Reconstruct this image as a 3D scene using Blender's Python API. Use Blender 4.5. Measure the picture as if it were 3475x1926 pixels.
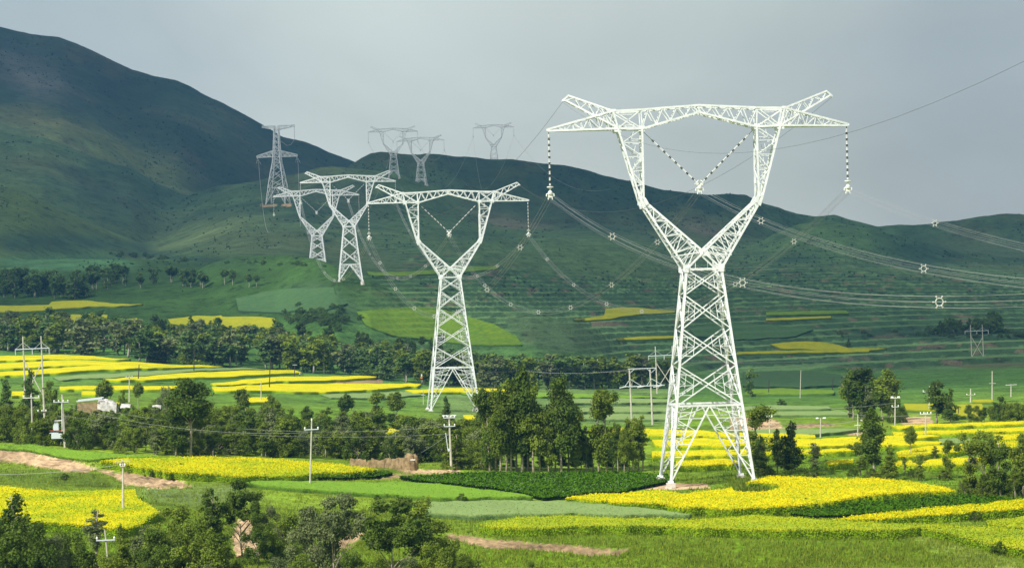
import bpy, math, random
import numpy as np
from mathutils import Vector, Matrix
from mathutils.geometry import delaunay_2d_cdt

for o in list(bpy.data.objects):
    bpy.data.objects.remove(o)
SC = bpy.context.scene
COL = SC.collection
R = math.radians
random.seed(7)
RNG = np.random.default_rng(11)

# ------------------------------------------------------------------ camera
F, CX, HY, ROLL, ZC = 7838.0, 1737.5, 1080.0, R(1.35), 24.0
cs, sn = math.cos(ROLL), math.sin(ROLL)
cam = bpy.data.cameras.new('camera')
co = bpy.data.objects.new('camera', cam)
COL.objects.link(co)
cam.sensor_width = 36
cam.lens = F / 3475 * 36
cam.shift_y = (HY - 963) / 3475
cam.clip_start = 1
cam.clip_end = 20000
m = Matrix(((cs, sn, 0, 0), (0, 0, -1, 0), (-sn, cs, 0, ZC), (0, 0, 0, 1)))
co.matrix_world = m
SC.camera = co

# ------------------------------------------------------------------ sun, sky
SUN_EL, SUN_AZ = R(42), R(220)          # azimuth clockwise from +Y: behind the camera, to the left
SV = Vector((math.sin(SUN_AZ) * math.cos(SUN_EL), math.cos(SUN_AZ) * math.cos(SUN_EL), math.sin(SUN_EL)))
sl = bpy.data.lights.new('sun', 'SUN')
sl.energy = 5.0
sl.angle = R(0.53)
sl.color = (1, .965, .9)
so = bpy.data.objects.new('sun', sl)
COL.objects.link(so)
so.rotation_euler = (-SV).to_track_quat('-Z', 'Y').to_euler()
so.location = (0, 0, 3000)

W = bpy.data.worlds.new('World')
SC.world = W
W.use_nodes = True
nt = W.node_tree
nt.nodes.clear()
N = nt.nodes.new
out = N('ShaderNodeOutputWorld'); bg = N('ShaderNodeBackground'); sky = N('ShaderNodeTexSky')
sky.sky_type = 'NISHITA'; sky.sun_disc = False; sky.sun_elevation = SUN_EL; sky.sun_rotation = SUN_AZ
sky.air_density = 1.2; sky.dust_density = 2.0
tc = N('ShaderNodeTexCoord'); mp = N('ShaderNodeMapping'); mp.inputs['Scale'].default_value = (1.0, 1.0, 2.6)
n1 = N('ShaderNodeTexNoise'); n1.inputs['Scale'].default_value = 4.2; n1.inputs['Detail'].default_value = 6; n1.inputs['Roughness'].default_value = .52; n1.inputs['Distortion'].default_value = .6
rp = N('ShaderNodeValToRGB')
rp.color_ramp.elements[0].position = .36; rp.color_ramp.elements[0].color = (4.3, 4.6, 4.35, 1)
rp.color_ramp.elements[1].position = .66; rp.color_ramp.elements[1].color = (5.4, 5.75, 5.45, 1)
mx = N('ShaderNodeMix'); mx.data_type = 'RGBA'; mx.inputs[0].default_value = .9
L = nt.links.new
# the overcast is thicker (darker) to the right of the view and low down, thinner in the middle
dt = N('ShaderNodeVectorMath'); dt.operation = 'DOT_PRODUCT'; dt.inputs[1].default_value = (1, 0, 0); L(tc.outputs['Generated'], dt.inputs[0])
gr = N('ShaderNodeValToRGB'); gr.color_ramp.interpolation = 'EASE'
for k_, (p_, c_) in enumerate(((.30, (1.08, 1.13, 1.18)), (.45, (1.42, 1.42, 1.36)), (.53, (1.28, 1.27, 1.2)), (.61, (1.16, 1.16, 1.11)), (.70, (.92, .93, .95)))):
    e_ = gr.color_ramp.elements[k_] if k_ < 2 else gr.color_ramp.elements.new(p_)
    e_.position = p_; e_.color = (*c_, 1)
mr = N('ShaderNodeMapRange'); mr.inputs[1].default_value = -.5; mr.inputs[2].default_value = .5; L(dt.outputs['Value'], mr.inputs[0]); L(mr.outputs[0], gr.inputs[0])
mm = N('ShaderNodeMix'); mm.data_type = 'RGBA'; mm.blend_type = 'MULTIPLY'; mm.inputs[0].default_value = 1; L(rp.outputs[0], mm.inputs[6]); L(gr.outputs[0], mm.inputs[7])
L(tc.outputs['Generated'], mp.inputs[0]); L(mp.outputs[0], n1.inputs['Vector']); L(n1.outputs['Fac'], rp.inputs[0])
L(sky.outputs[0], mx.inputs[6]); L(mm.outputs[2], mx.inputs[7]); L(mx.outputs[2], bg.inputs[0]); L(bg.outputs[0], out.inputs[0])
bg.inputs[1].default_value = .1
SC.render.engine = 'CYCLES'
SC.view_settings.view_transform = 'Standard'
SC.view_settings.look = 'None'
SC.view_settings.exposure = 0.33
SC.view_settings.gamma = 1.0
SC.cycles.max_bounces = 8
SC.cycles.transparent_max_bounces = 12
SC.cycles.volume_bounces = 0

# ------------------------------------------------------------------ helpers
def unroll(u, v):
    du = np.asarray(u, float) - CX; dv = np.asarray(v, float) - HY
    return cs * du - sn * dv, sn * du + cs * dv

def pt(u, v, Y):
    a, b = unroll(u, v)
    return Vector((float(a) / F * Y, Y, ZC - float(b) / F * Y))

def vnoise(x, y, seed=0):
    xi = np.floor(x).astype(np.int64); yi = np.floor(y).astype(np.int64)
    xf = x - xi; yf = y - yi
    xf = xf * xf * (3 - 2 * xf); yf = yf * yf * (3 - 2 * yf)
    def h(i, j):
        n = (i * 374761393 + j * 668265263 + seed * 974711) & 0xffffffff
        n = ((n ^ (n >> 13)) * 1274126177) & 0xffffffff
        return ((n ^ (n >> 16)) & 0xffff) / 65535.0
    return (h(xi, yi) * (1 - xf) + h(xi + 1, yi) * xf) * (1 - yf) + (h(xi, yi + 1) * (1 - xf) + h(xi + 1, yi + 1) * xf) * yf

def fbm(x, y, seed=0, o=4):
    s = 0; a = .5; t = 0
    for k in range(o):
        s = s + a * vnoise(x * 2 ** k, y * 2 ** k, seed + k); t += a; a *= .5
    return s / t

def inpoly(u, v, poly):
    poly = np.asarray(poly, float); ins = np.zeros(u.shape, bool); n = len(poly); j = n - 1
    for i in range(n):
        xi, yi = poly[i]; xj, yj = poly[j]
        if yi != yj:
            c = ((yi > v) != (yj > v)) & (u < (xj - xi) * (v - yi) / (yj - yi) + xi)
            ins ^= c
        j = i
    return ins

def sstep(a, b, x):
    t = np.clip((x - a) / (b - a), 0, 1)
    return t * t * (3 - 2 * t)

def tag(o, label=None, cat=None, group=None, kind=None):
    if label: o['label'] = label
    if cat: o['category'] = cat
    if group: o['group'] = group
    if kind: o['kind'] = kind
    return o

def link(o, parent=None):
    COL.objects.link(o)
    if parent: o.parent = parent
    return o

def thing(name, label, cat, loc=(0, 0, 0), rz=0, group=None):
    o = bpy.data.objects.new(name, None)
    o.empty_display_size = .5
    o.location = loc; o.rotation_euler = (0, 0, rz)
    return tag(link(o), label, cat, group)

def raw_mesh(name, V, Fc, mats, mi=None, col=None, smooth=False):
    """V (n,3) array, Fc (m,k) array with constant k"""
    V = np.asarray(V, np.float32); Fc = np.asarray(Fc, np.int32)
    me = bpy.data.meshes.new(name)
    k = Fc.shape[1]
    me.vertices.add(len(V)); me.vertices.foreach_set('co', V.ravel())
    me.loops.add(Fc.size); me.loops.foreach_set('vertex_index', Fc.ravel())
    me.polygons.add(len(Fc)); me.polygons.foreach_set('loop_start', np.arange(0, Fc.size, k, dtype=np.int32))
    if mi is not None: me.polygons.foreach_set('material_index', np.asarray(mi, np.int32))
    me.polygons.foreach_set('use_smooth', np.full(len(Fc), smooth))
    for mt in (mats if isinstance(mats, (list, tuple)) else [mats]): me.materials.append(mt)
    if col is not None:
        c = np.asarray(col, np.float32)
        if c.shape[1] == 3: c = np.hstack([c, np.ones((len(c), 1), np.float32)])
        at = me.color_attributes.new('tint', 'FLOAT_COLOR', 'POINT')
        at.data.foreach_set('color', c.ravel())
    me.update(calc_edges=True)
    me.validate()
    return me

def obj(name, me, parent=None):
    return link(bpy.data.objects.new(name, me), parent)

class MB:
    """collects bars, boxes, tubes and lathes as quads"""
    def __init__(s): s.V = []; s.F = []; s.M = []
    def quads(s, v, f, m=0):
        o = len(s.V); s.V += [tuple(p) for p in v]; s.F += [tuple(i + o for i in q) for q in f]; s.M += [m] * len(f)
    def bar(s, p, q, w, w2=None, m=0):
        p = Vector(p); q = Vector(q); d = q - p
        if d.length < 1e-6: return
        d.normalize()
        a = d.cross(Vector((0, 1, 0)))
        if a.length < .2: a = d.cross(Vector((1, 0, 0)))
        a.normalize(); b = d.cross(a)
        w2 = w if w2 is None else w2
        vs = []
        for c, r in ((p, w / 2), (q, w2 / 2)):
            for sx, sy in ((-1, -1), (1, -1), (1, 1), (-1, 1)): vs.append(c + a * sx * r + b * sy * r)
        s.quads(vs, [(0, 1, 5, 4), (1, 2, 6, 5), (2, 3, 7, 6), (3, 0, 4, 7), (3, 2, 1, 0), (4, 5, 6, 7)], m)
    def box(s, c, d, m=0):
        x, y, z = c; a, b, e = d[0] / 2, d[1] / 2, d[2] / 2
        vs = [(x + i * a, y + j * b, z + k * e) for k in (-1, 1) for i, j in ((-1, -1), (1, -1), (1, 1), (-1, 1))]
        s.quads(vs, [(0, 1, 5, 4), (1, 2, 6, 5), (2, 3, 7, 6), (3, 0, 4, 7), (3, 2, 1, 0), (4, 5, 6, 7)], m)
    def tube(s, pts, r, n=8, m=0, cap=True):
        pts = [Vector(p) for p in pts]
        rs = r if isinstance(r, (list, tuple)) else [r] * len(pts)
        vs = []
        for i, p in enumerate(pts):
            d = (pts[min(i + 1, len(pts) - 1)] - pts[max(i - 1, 0)]).normalized()
            a = d.cross(Vector((0, 1, 0)))
            if a.length < .2: a = d.cross(Vector((1, 0, 0)))
            a.normalize(); b = d.cross(a)
            for k in range(n):
                t = 2 * math.pi * k / n
                vs.append(p + a * math.cos(t) * rs[i] + b * math.sin(t) * rs[i])
        fs = []
        for i in range(len(pts) - 1):
            for k in range(n):
                fs.append((i * n + k, i * n + (k + 1) % n, (i + 1) * n + (k + 1) % n, (i + 1) * n + k))
        if cap and n == 8:
            e = (len(pts) - 1) * n
            fs += [(0, 3, 2, 1), (0, 5, 4, 3), (0, 7, 6, 5), (e, e + 1, e + 2, e + 3), (e, e + 3, e + 4, e + 5), (e, e + 5, e + 6, e + 7)]
        s.quads(vs, fs, m)
    def ring(s, c, R0, r, ax, n=16, k=6, m=0):
        c = Vector(c); ax = Vector(ax).normalized()
        a = ax.cross(Vector((0, 0, 1)))
        if a.length < .1: a = Vector((1, 0, 0))
        a.normalize(); b = ax.cross(a)
        vs = []; fs = []
        for i in range(n):
            t = 2 * math.pi * i / n; e = a * math.cos(t) + b * math.sin(t)
            for j in range(k):
                p = 2 * math.pi * j / k
                vs.append(c + e * (R0 + r * math.cos(p)) + ax * r * math.sin(p))
        for i in range(n):
            for j in range(k):
                fs.append((i * k + j, ((i + 1) % n) * k + j, ((i + 1) % n) * k + (j + 1) % k, i * k + (j + 1) % k))
        s.quads(vs, fs, m)
    def mesh(s, name, mats, smooth=False): return raw_mesh(name, s.V, s.F, mats, s.M, smooth=smooth)
    def build(s, name, mats, parent=None, smooth=False): return obj(name, s.mesh(name, mats, smooth), parent)

# ------------------------------------------------------------------ materials
def mat(name, c, rough=.8, spec=.2, metal=0, noise=None, bump=0):
    mt = bpy.data.materials.new(name); mt.use_nodes = True
    t = mt.node_tree; p = t.nodes['Principled BSDF']
    p.inputs['Base Color'].default_value = (*c, 1); p.inputs['Roughness'].default_value = rough
    p.inputs['Specular IOR Level'].default_value = spec; p.inputs['Metallic'].default_value = metal
    if noise:
        sc, c2 = noise
        g = t.nodes.new('ShaderNodeNewGeometry'); n = t.nodes.new('ShaderNodeTexNoise'); n.inputs['Scale'].default_value = sc; n.inputs['Detail'].default_value = 6
        x = t.nodes.new('ShaderNodeMix'); x.data_type = 'RGBA'; x.inputs[6].default_value = (*c, 1); x.inputs[7].default_value = (*c2, 1)
        r = t.nodes.new('ShaderNodeMapRange'); r.inputs[1].default_value = .35; r.inputs[2].default_value = .65
        t.links.new(g.outputs['Position'], n.inputs['Vector']); t.links.new(n.outputs['Fac'], r.inputs[0]); t.links.new(r.outputs[0], x.inputs[0]); t.links.new(x.outputs[2], p.inputs['Base Color'])
        if bump:
            b = t.nodes.new('ShaderNodeBump'); b.inputs['Strength'].default_value = bump; b.inputs['Distance'].default_value = .1
            t.links.new(n.outputs['Fac'], b.inputs['Height']); t.links.new(b.outputs[0], p.inputs['Normal'])
    return mt

STEEL = mat('galvanised_steel', (.74, .75, .75), .5, .3, noise=(1.2, (.6, .62, .62)))
CONC = mat('concrete', (.55, .51, .42), .9, .1, noise=(2.5, (.42, .39, .32)))
FOOT = mat('footing_concrete', (.62, .58, .5), .9, .1, noise=(4, (.5, .46, .4)))
WHITEINS = mat('white_porcelain', (.8, .8, .78), .3, .5)
DARKINS = mat('dark_porcelain', (.02, .016, .014), .3, .5)
ALU = mat('aluminium', (.72, .72, .68), .45, .5)
WIRE = mat('weathered_wire', (.36, .37, .36), .6, .3)
SPACER = mat('spacer_aluminium', (.5, .5, .46), .6, .3)
WIREMID = mat('grey_wire', (.24, .25, .24), .6, .3)
WIREDARK = mat('dark_wire', (.1, .1, .1), .6, .3)
DARKWOOD = mat('dark_timber', (.06, .05, .04), .9, .1)
RUST = mat('rusty_steel', (.28, .09, .03), .8, .2, noise=(6, (.16, .06, .03)))
GREYPAINT = mat('grey_paint', (.55, .6, .62), .5, .3)
BARK = mat('pale_bark', (.42, .36, .27), .9, .1, noise=(3, (.24, .2, .15)))
BARKFAR = mat('grey_bark', (.33, .31, .25), .9, .1)
MUD = mat('mud_brick', (.34, .24, .13), .95, .05, noise=(1.6, (.17, .12, .06)), bump=.6)
BRICK = mat('red_brick', (.36, .2, .13), .9, .1, noise=(2, (.28, .15, .1)))
WHITEWASH = mat('whitewash', (.8, .79, .75), .8, .1, noise=(1.2, (.6, .58, .54)))
TARP = mat('pale_sheeting', (.62, .59, .56), .6, .2, noise=(1.4, (.3, .28, .25)))
ORANGE = mat('orange_paint', (.6, .18, .05), .6, .3)
SKIN = mat('skin', (.4, .25, .17), .7, .2)
CLOTH = mat('white_cloth', (.8, .79, .74), .9, .1)
CLOTHD = mat('dark_cloth', (.06, .07, .09), .9, .1)
STRAW = mat('straw_hat', (.7, .62, .38), .9, .1)

def leafmat(name, c, c2, tr=.32):
    mt = bpy.data.materials.new(name); mt.use_nodes = True
    t = mt.node_tree; p = t.nodes['Principled BSDF']; o = t.nodes['Material Output']
    p.inputs['Roughness'].default_value = .6; p.inputs['Specular IOR Level'].default_value = .12
    at = t.nodes.new('ShaderNodeAttribute'); at.attribute_name = 'tint'
    oi = t.nodes.new('ShaderNodeObjectInfo')
    ad = t.nodes.new('ShaderNodeMath'); ad.operation = 'MULTIPLY_ADD'; ad.inputs[1].default_value = .35; ad.use_clamp = True
    sb = t.nodes.new('ShaderNodeMath'); sb.operation = 'SUBTRACT'; sb.inputs[1].default_value = .15
    x = t.nodes.new('ShaderNodeMix'); x.data_type = 'RGBA'; x.inputs[6].default_value = (*c, 1); x.inputs[7].default_value = (*c2, 1)
    sp = t.nodes.new('ShaderNodeSeparateColor')
    tl = t.nodes.new('ShaderNodeBsdfTranslucent'); ms = t.nodes.new('ShaderNodeMixShader'); ms.inputs[0].default_value = tr
    K = t.links.new
    K(at.outputs['Color'], sp.inputs[0]); K(oi.outputs['Random'], ad.inputs[0]); K(sp.outputs[0], sb.inputs[0]); K(sb.outputs[0], ad.inputs[2])
    K(ad.outputs[0], x.inputs[0]); K(x.outputs[2], p.inputs['Base Color']); K(x.outputs[2], tl.inputs['Color'])
    K(p.outputs[0], ms.inputs[1]); K(tl.outputs[0], ms.inputs[2]); K(ms.outputs[0], o.inputs[0])
    return mt

LEAF = leafmat('leaf_green', (.058, .096, .008), (.24, .31, .03))
LEAFD = leafmat('leaf_dark', (.026, .056, .007), (.135, .20, .022))
LEAFP = leafmat('leaf_pale', (.075, .105, .03), (.25, .29, .11))
LEAFB = leafmat('leaf_blueish', (.034, .078, .018), (.15, .24, .055))
LEAFS = leafmat('scrub_leaf', (.012, .032, .014), (.045, .085, .03))
GRASSM = leafmat('grass_blades', (.085, .15, .008), (.26, .31, .03), .3)

def groundmat():
    mt = bpy.data.materials.new('grassy_ground'); mt.use_nodes = True
    t = mt.node_tree; p = t.nodes['Principled BSDF']; K = t.links.new
    p.inputs['Roughness'].default_value = .95; p.inputs['Specular IOR Level'].default_value = .05
    at = t.nodes.new('ShaderNodeAttribute'); at.attribute_name = 'tint'
    g = t.nodes.new('ShaderNodeNewGeometry')
    def nz(sc, det, lo, hi, f0=.3, f1=.7):
        n = t.nodes.new('ShaderNodeTexNoise'); n.inputs['Scale'].default_value = sc; n.inputs['Detail'].default_value = det; n.inputs['Roughness'].default_value = .65
        r = t.nodes.new('ShaderNodeMapRange'); r.inputs[1].default_value = f0; r.inputs[2].default_value = f1; r.inputs[3].default_value = lo; r.inputs[4].default_value = hi
        K(g.outputs['Position'], n.inputs['Vector']); K(n.outputs['Fac'], r.inputs[0]); return n, r
    na, ra = nz(1.1, 5, .55, 1.45); nb, rb = nz(.045, 8, .66, 1.34); nc_, rc = nz(.16, 3, .5, 1.12, .33, .47)
    m1 = t.nodes.new('ShaderNodeMath'); m1.operation = 'MULTIPLY'; K(ra.outputs[0], m1.inputs[0]); K(rb.outputs[0], m1.inputs[1]); m2 = t.nodes.new('ShaderNodeMath'); m2.operation = 'MULTIPLY'; K(m1.outputs[0], m2.inputs[0]); K(rc.outputs[0], m2.inputs[1]); m1 = m2
    vm = t.nodes.new('ShaderNodeVectorMath'); vm.operation = 'SCALE'; K(at.outputs['Color'], vm.inputs[0]); K(m1.outputs[0], vm.inputs['Scale'])
    K(vm.outputs[0], p.inputs['Base Color'])
    b = t.nodes.new('ShaderNodeBump'); b.inputs['Strength'].default_value = .8; b.inputs['Distance'].default_value = .25
    K(na.outputs['Fac'], b.inputs['Height']); K(b.outputs[0], p.inputs['Normal'])
    return mt
GROUND = groundmat()

def cropmat(name, top, top2, side, sc=1.6, lo=.4, hi=.6, patch=.25):
    """crop canopy: 'tint'.r is the height in the crop (0 ground, 1 flower tops)"""
    mt = bpy.data.materials.new(name); mt.use_nodes = True
    t = mt.node_tree; p = t.nodes['Principled BSDF']; K = t.links.new
    p.inputs['Roughness'].default_value = .9; p.inputs['Specular IOR Level'].default_value = .05
    at = t.nodes.new('ShaderNodeAttribute'); at.attribute_name = 'tint'; sp = t.nodes.new('ShaderNodeSeparateColor'); K(at.outputs['Color'], sp.inputs[0])
    g = t.nodes.new('ShaderNodeNewGeometry')
    n = t.nodes.new('ShaderNodeTexNoise'); n.inputs['Scale'].default_value = sc; n.inputs['Detail'].default_value = 4; n.inputs['Roughness'].default_value = .7
    n2 = t.nodes.new('ShaderNodeTexNoise'); n2.inputs['Scale'].default_value = .13; n2.inputs['Detail'].default_value = 4
    K(g.outputs['Position'], n.inputs['Vector']); K(g.outputs['Position'], n2.inputs['Vector'])
    ad = t.nodes.new('ShaderNodeMath'); ad.operation = 'MULTIPLY_ADD'; ad.inputs[1].default_value = patch; K(n2.outputs['Fac'], ad.inputs[0]); K(n.outputs['Fac'], ad.inputs[2])
    r = t.nodes.new('ShaderNodeMapRange'); r.inputs[1].default_value = lo + patch * .5; r.inputs[2].default_value = hi + patch * .5; K(ad.outputs[0], r.inputs[0])
    x = t.nodes.new('ShaderNodeMix'); x.data_type = 'RGBA'; x.inputs[6].default_value = (*top, 1); x.inputs[7].default_value = (*top2, 1); K(r.outputs[0], x.inputs[0])
    h = t.nodes.new('ShaderNodeMapRange'); h.inputs[1].default_value = .45; h.inputs[2].default_value = .95; K(sp.outputs[0], h.inputs[0])
    y = t.nodes.new('ShaderNodeMix'); y.data_type = 'RGBA'; y.inputs[6].default_value = (*side, 1); K(h.outputs[0], y.inputs[0]); K(x.outputs[2], y.inputs[7])
    K(y.outputs[2], p.inputs['Base Color'])
    b = t.nodes.new('ShaderNodeBump'); b.inputs['Strength'].default_value = .7; b.inputs['Distance'].default_value = .2
    K(n.outputs['Fac'], b.inputs['Height']); K(b.outputs[0], p.inputs['Normal'])
    return mt
C_RAPE = cropmat('rapeseed_bloom', (.63, .53, .003), (.42, .44, .012), (.22, .34, .010), patch=.5, lo=.44, hi=.62)
C_RAPE2 = cropmat('mixed_rapeseed_bloom', (.56, .50, .004), (.27, .36, .010), (.22, .34, .010), patch=.7, lo=.42, hi=.66)
C_YOUNG = cropmat('thin_rapeseed_bloom', (.38, .40, .010), (.25, .33, .02), (.20, .31, .010), patch=.5)
C_FAR = cropmat('shaded_rapeseed_bloom', (.36, .33, .005), (.26, .29, .015), (.09, .15, .03), sc=.5)  # far rapeseed under the cloud: shade put into the darker yellow
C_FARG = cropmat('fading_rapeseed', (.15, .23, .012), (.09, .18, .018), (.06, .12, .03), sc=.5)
C_BARLEY = cropmat('barley_ears', (.22, .30, .10), (.18, .26, .08), (.09, .15, .045), sc=1.6)
C_GREEN = cropmat('green_wheat', (.18, .31, .025), (.14, .26, .025), (.08, .15, .02), sc=1.6)
C_DKGREEN = cropmat('dark_wheat', (.065, .13, .042), (.05, .105, .036), (.03, .06, .03), sc=.5)
C_POTATO = cropmat('potato_leaves', (.075, .16, .006), (.045, .11, .006), (.012, .03, .007), sc=2.0, patch=.1)

# ------------------------------------------------------------------ terrain
AC = np.array([-2000, -1700, -1300, -900, -700, -500, -100, 300, 700, 1200, 1737, 2100], float)
YR = np.array([8, 190, 234, 246, 285, 312, 338, 349, 420, 500, 620, 800, 950, 1100, 1300, 1500, 1800, 2100, 2300], float)
ZT = np.array([
 [21.8] * 12, [-2.2] * 12,
 [-2, -2, -2, -2.5, -3, -3, -2.6, -2.2, -1.9, -1.6, -1.5, -1.5],
 [-.6, -.6, -.6, -1.5, -1.8, -1.6, -.8, -.3, -.3, -.3, -.2, -.2],
 [.6, .6, .6, 0, -.4, -.4, 0, .2, .3, .3, .3, .3],
 [2.4, 2.4, 2, 1, .6, .4, .3, .4, .4, .3, .2, .2],
 [3.7, 3.7, 3.5, 2.5, 2, 1.5, .8, .5, .4, .2, 0, 0],
 [6, 6, 5.2, 3.2, 2.4, 1.7, .9, .5, .4, .2, 0, 0],
 [5, 5, 4.5, 3, 2.2, 1.5, .5, .2, 0, 0, 0, 0],
 [6, 6, 5, 3, 2, 1, 0, -.5, -.5, -.5, 0, 0],
 [7.2, 7, 6, 4, 2.7, 1.5, -.5, -1.5, -1.5, -1, 0, .5],
 [15.5, 15.3, 14.5, 10, 8, 6, 2.9, 0, -1.5, -1.5, 0, .5],
 [24, 23, 22, 19, 17, 15, 12, 6, 1, 0, .5, 1],
 [41, 41, 42, 44, 44, 40, 29, 20, 14.7, 11.6, 10, 10],
 [64, 64, 62, 58, 56, 54, 50, 38, 28, 22.7, 17, 17],
 [68, 66, 66, 79, 78, 70, 66, 55, 44, 38, 29.5, 28],
 [84, 80, 84, 116, 118, 103, 93, 80, 66, 59, 47, 45],
 [122, 118, 118, 136, 138, 125, 112, 104, 90, 88, 70, 66],
 [160, 158, 155, 155, 150, 140, 128, 120, 104, 96, 84, 80]], float)

def ridge(pts, Yr):
    pts = np.array(pts, float)
    a, b = unroll(pts[:, 0], pts[:, 1])
    Y = np.interp(np.arange(len(a)), np.linspace(0, len(a) - 1, len(np.atleast_1d(Yr))), np.atleast_1d(Yr)) if np.ndim(Yr) else np.full(len(a), float(Yr))
    return a, ZC - b / F * Y, Y
# (crest in photo pixels, distance, front slope, back slope, softness)
P2S = 3475 / 2576
BIG = [(-200, 60), (-60, 85), (0, 92), (100, 116), (143, 121), (200, 127), (260, 150), (335, 182), (375, 202), (450, 238), (520, 258), (600, 274), (640, 291), (700, 325), (760, 352), (850, 400), (920, 440), (960, 466), (1030, 480), (1078, 496), (1115, 517), (1190, 542), (1260, 575), (1400, 640), (1600, 720)]
MIDR = [(1120, 640), (1180, 560), (1225, 530), (1260, 513), (1290, 511), (1350, 524), (1400, 531), (1480, 528), (1560, 535), (1620, 541), (1690, 551), (1760, 553), (1850, 557), (1915, 560), (2000, 577), (2080, 600), (2160, 622), (2250, 650), (2330, 661), (2400, 664), (2470, 657), (2530, 664), (2590, 690), (2640, 697), (2700, 716), (2760, 728), (2830, 729), (2900, 745), (2980, 756), (3060, 752), (3140, 745), (3240, 746), (3340, 737), (3475, 726), (3650, 705), (3900, 690)]
HILLS = [
 (BIG, 2900, .30, .35, 10), (MIDR, 2350, .42, .35, 6),
 ([(-200, 420), (0, 441), (147, 470), (294, 529), (441, 568), (539, 622), (588, 642), (700, 695), (800, 760)], 2050, .26, .40, 6),
 ([(-200, 600), (0, 632), (98, 661), (167, 700), (300, 750), (420, 790), (512, 823), (620, 870)], 1650, .22, .30, 5),
 ([(1120, 560), (1200, 566), (1300, 580), (1348, 592), (1390, 612), (1448, 636), (1500, 668), (1550, 697), (1650, 742), (1780, 800)], 2000, .30, .45, 5),
 ([(2480, 860), (2600, 815), (2700, 775), (2755, 762), (2847, 757), (2950, 765), (3100, 800), (3250, 850)], 2000, .24, .4, 5),
 ([(640, 930), (720, 890), (800, 869), (936, 866), (991, 868), (1073, 878), (1141, 903), (1210, 933), (1255, 946), (1330, 990)], (1160, 1140, 1060, 1040), .22, .12, 2.5),
 ([(1380, 1240), (1470, 1130), (1560, 1072), (1700, 1064), (1800, 1060), (1950, 1078), (2060, 1140), (2150, 1188), (2260, 1230)], 1010, .16, .1, 2),
]
HR = [(*ridge(h[0], h[1]), h[2], h[3], h[4]) for h in HILLS]

def table(a, Y):
    # smooth (Hermite-like) interpolation down the columns, linear across
    col = np.empty((len(YR), a.size))
    for i in range(len(YR)): col[i] = np.interp(a.ravel(), AC, ZT[i])
    y = Y.ravel(); k = np.clip(np.searchsorted(YR, y) - 1, 0, len(YR) - 2)
    t = np.clip((y - YR[k]) / (YR[k + 1] - YR[k]), 0, 1)
    n = np.arange(a.size)
    return (col[k, n] * (1 - t) + col[k + 1, n] * t).reshape(a.shape)

def height(a, Y):
    x = a / F * Y
    z = table(a, Y)
    z = z - np.clip(Y - 2300, 0, None) * .05
    for ra, rz, ry, fs, bs, k in HR:
        zr = np.interp(a, ra, rz); yr = np.interp(a, ra, ry)
        zr = zr - np.clip(ra[0] - a, 0, None) * .05 * (ra[0] > -1900) - np.clip(a - ra[-1], 0, None) * .05 * (ra[-1] < 1800)
        d = yr - Y
        h = zr - np.where(d > 0, np.sqrt((fs * d) ** 2 + 9) - 3, np.sqrt((bs * d) ** 2 + 9) - 3)
        h = h + (fbm(x * .006, Y * .006, 5) - .5) * 26 * sstep(0, 250, np.abs(d)) * (yr > 1500)
        z = np.maximum(z, h) + k * .25 * np.clip(1 - np.abs(z - h) / k, 0, 1) ** 2
    far = sstep(1000, 2000, Y)
    # ribs and gullies down the slopes
    z = z + (fbm(x * .012, Y * .006, 9) - .5) * 14 * far * sstep(2900, 2300, Y)
    z = z + (fbm(x * .05, Y * .03, 3) - .5) * 1.6 * sstep(900, 1400, Y)
    z = z + (fbm(x * .25, Y * .2, 4, 3) - .5) * .5 * sstep(180, 240, Y)
    # farm terraces: on the slopes right of centre
    tm = sstep(860, 960, Y) * (sstep(2250, 1500, Y) * .8 + sstep(1750, 1500, Y) * .2) * sstep(-650, -100, a)
    st = 2.5
    q = z / st + .35 * np.sin(x * .02) + (fbm(x * .004, Y * .004, 21) - .5)
    fr = q - np.floor(q)
    z = z + tm * st * (sstep(.0, .28, fr) - fr) * .9
    return z, tm, q

ca = np.unique(np.concatenate([np.arange(-2000, 2001, 8), -np.geomspace(2000, 14000, 26), np.geomspace(2000, 14000, 26)]))
ry = np.unique(np.concatenate([np.geomspace(8, 200, 26), np.geomspace(200, 3000, 760), np.linspace(3000, 3700, 12)]))
GA, GY = np.meshgrid(ca, ry, indexing='ij')
GZ, GTM, GQ = height(GA, GY)
GX = GA / F * GY

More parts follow.
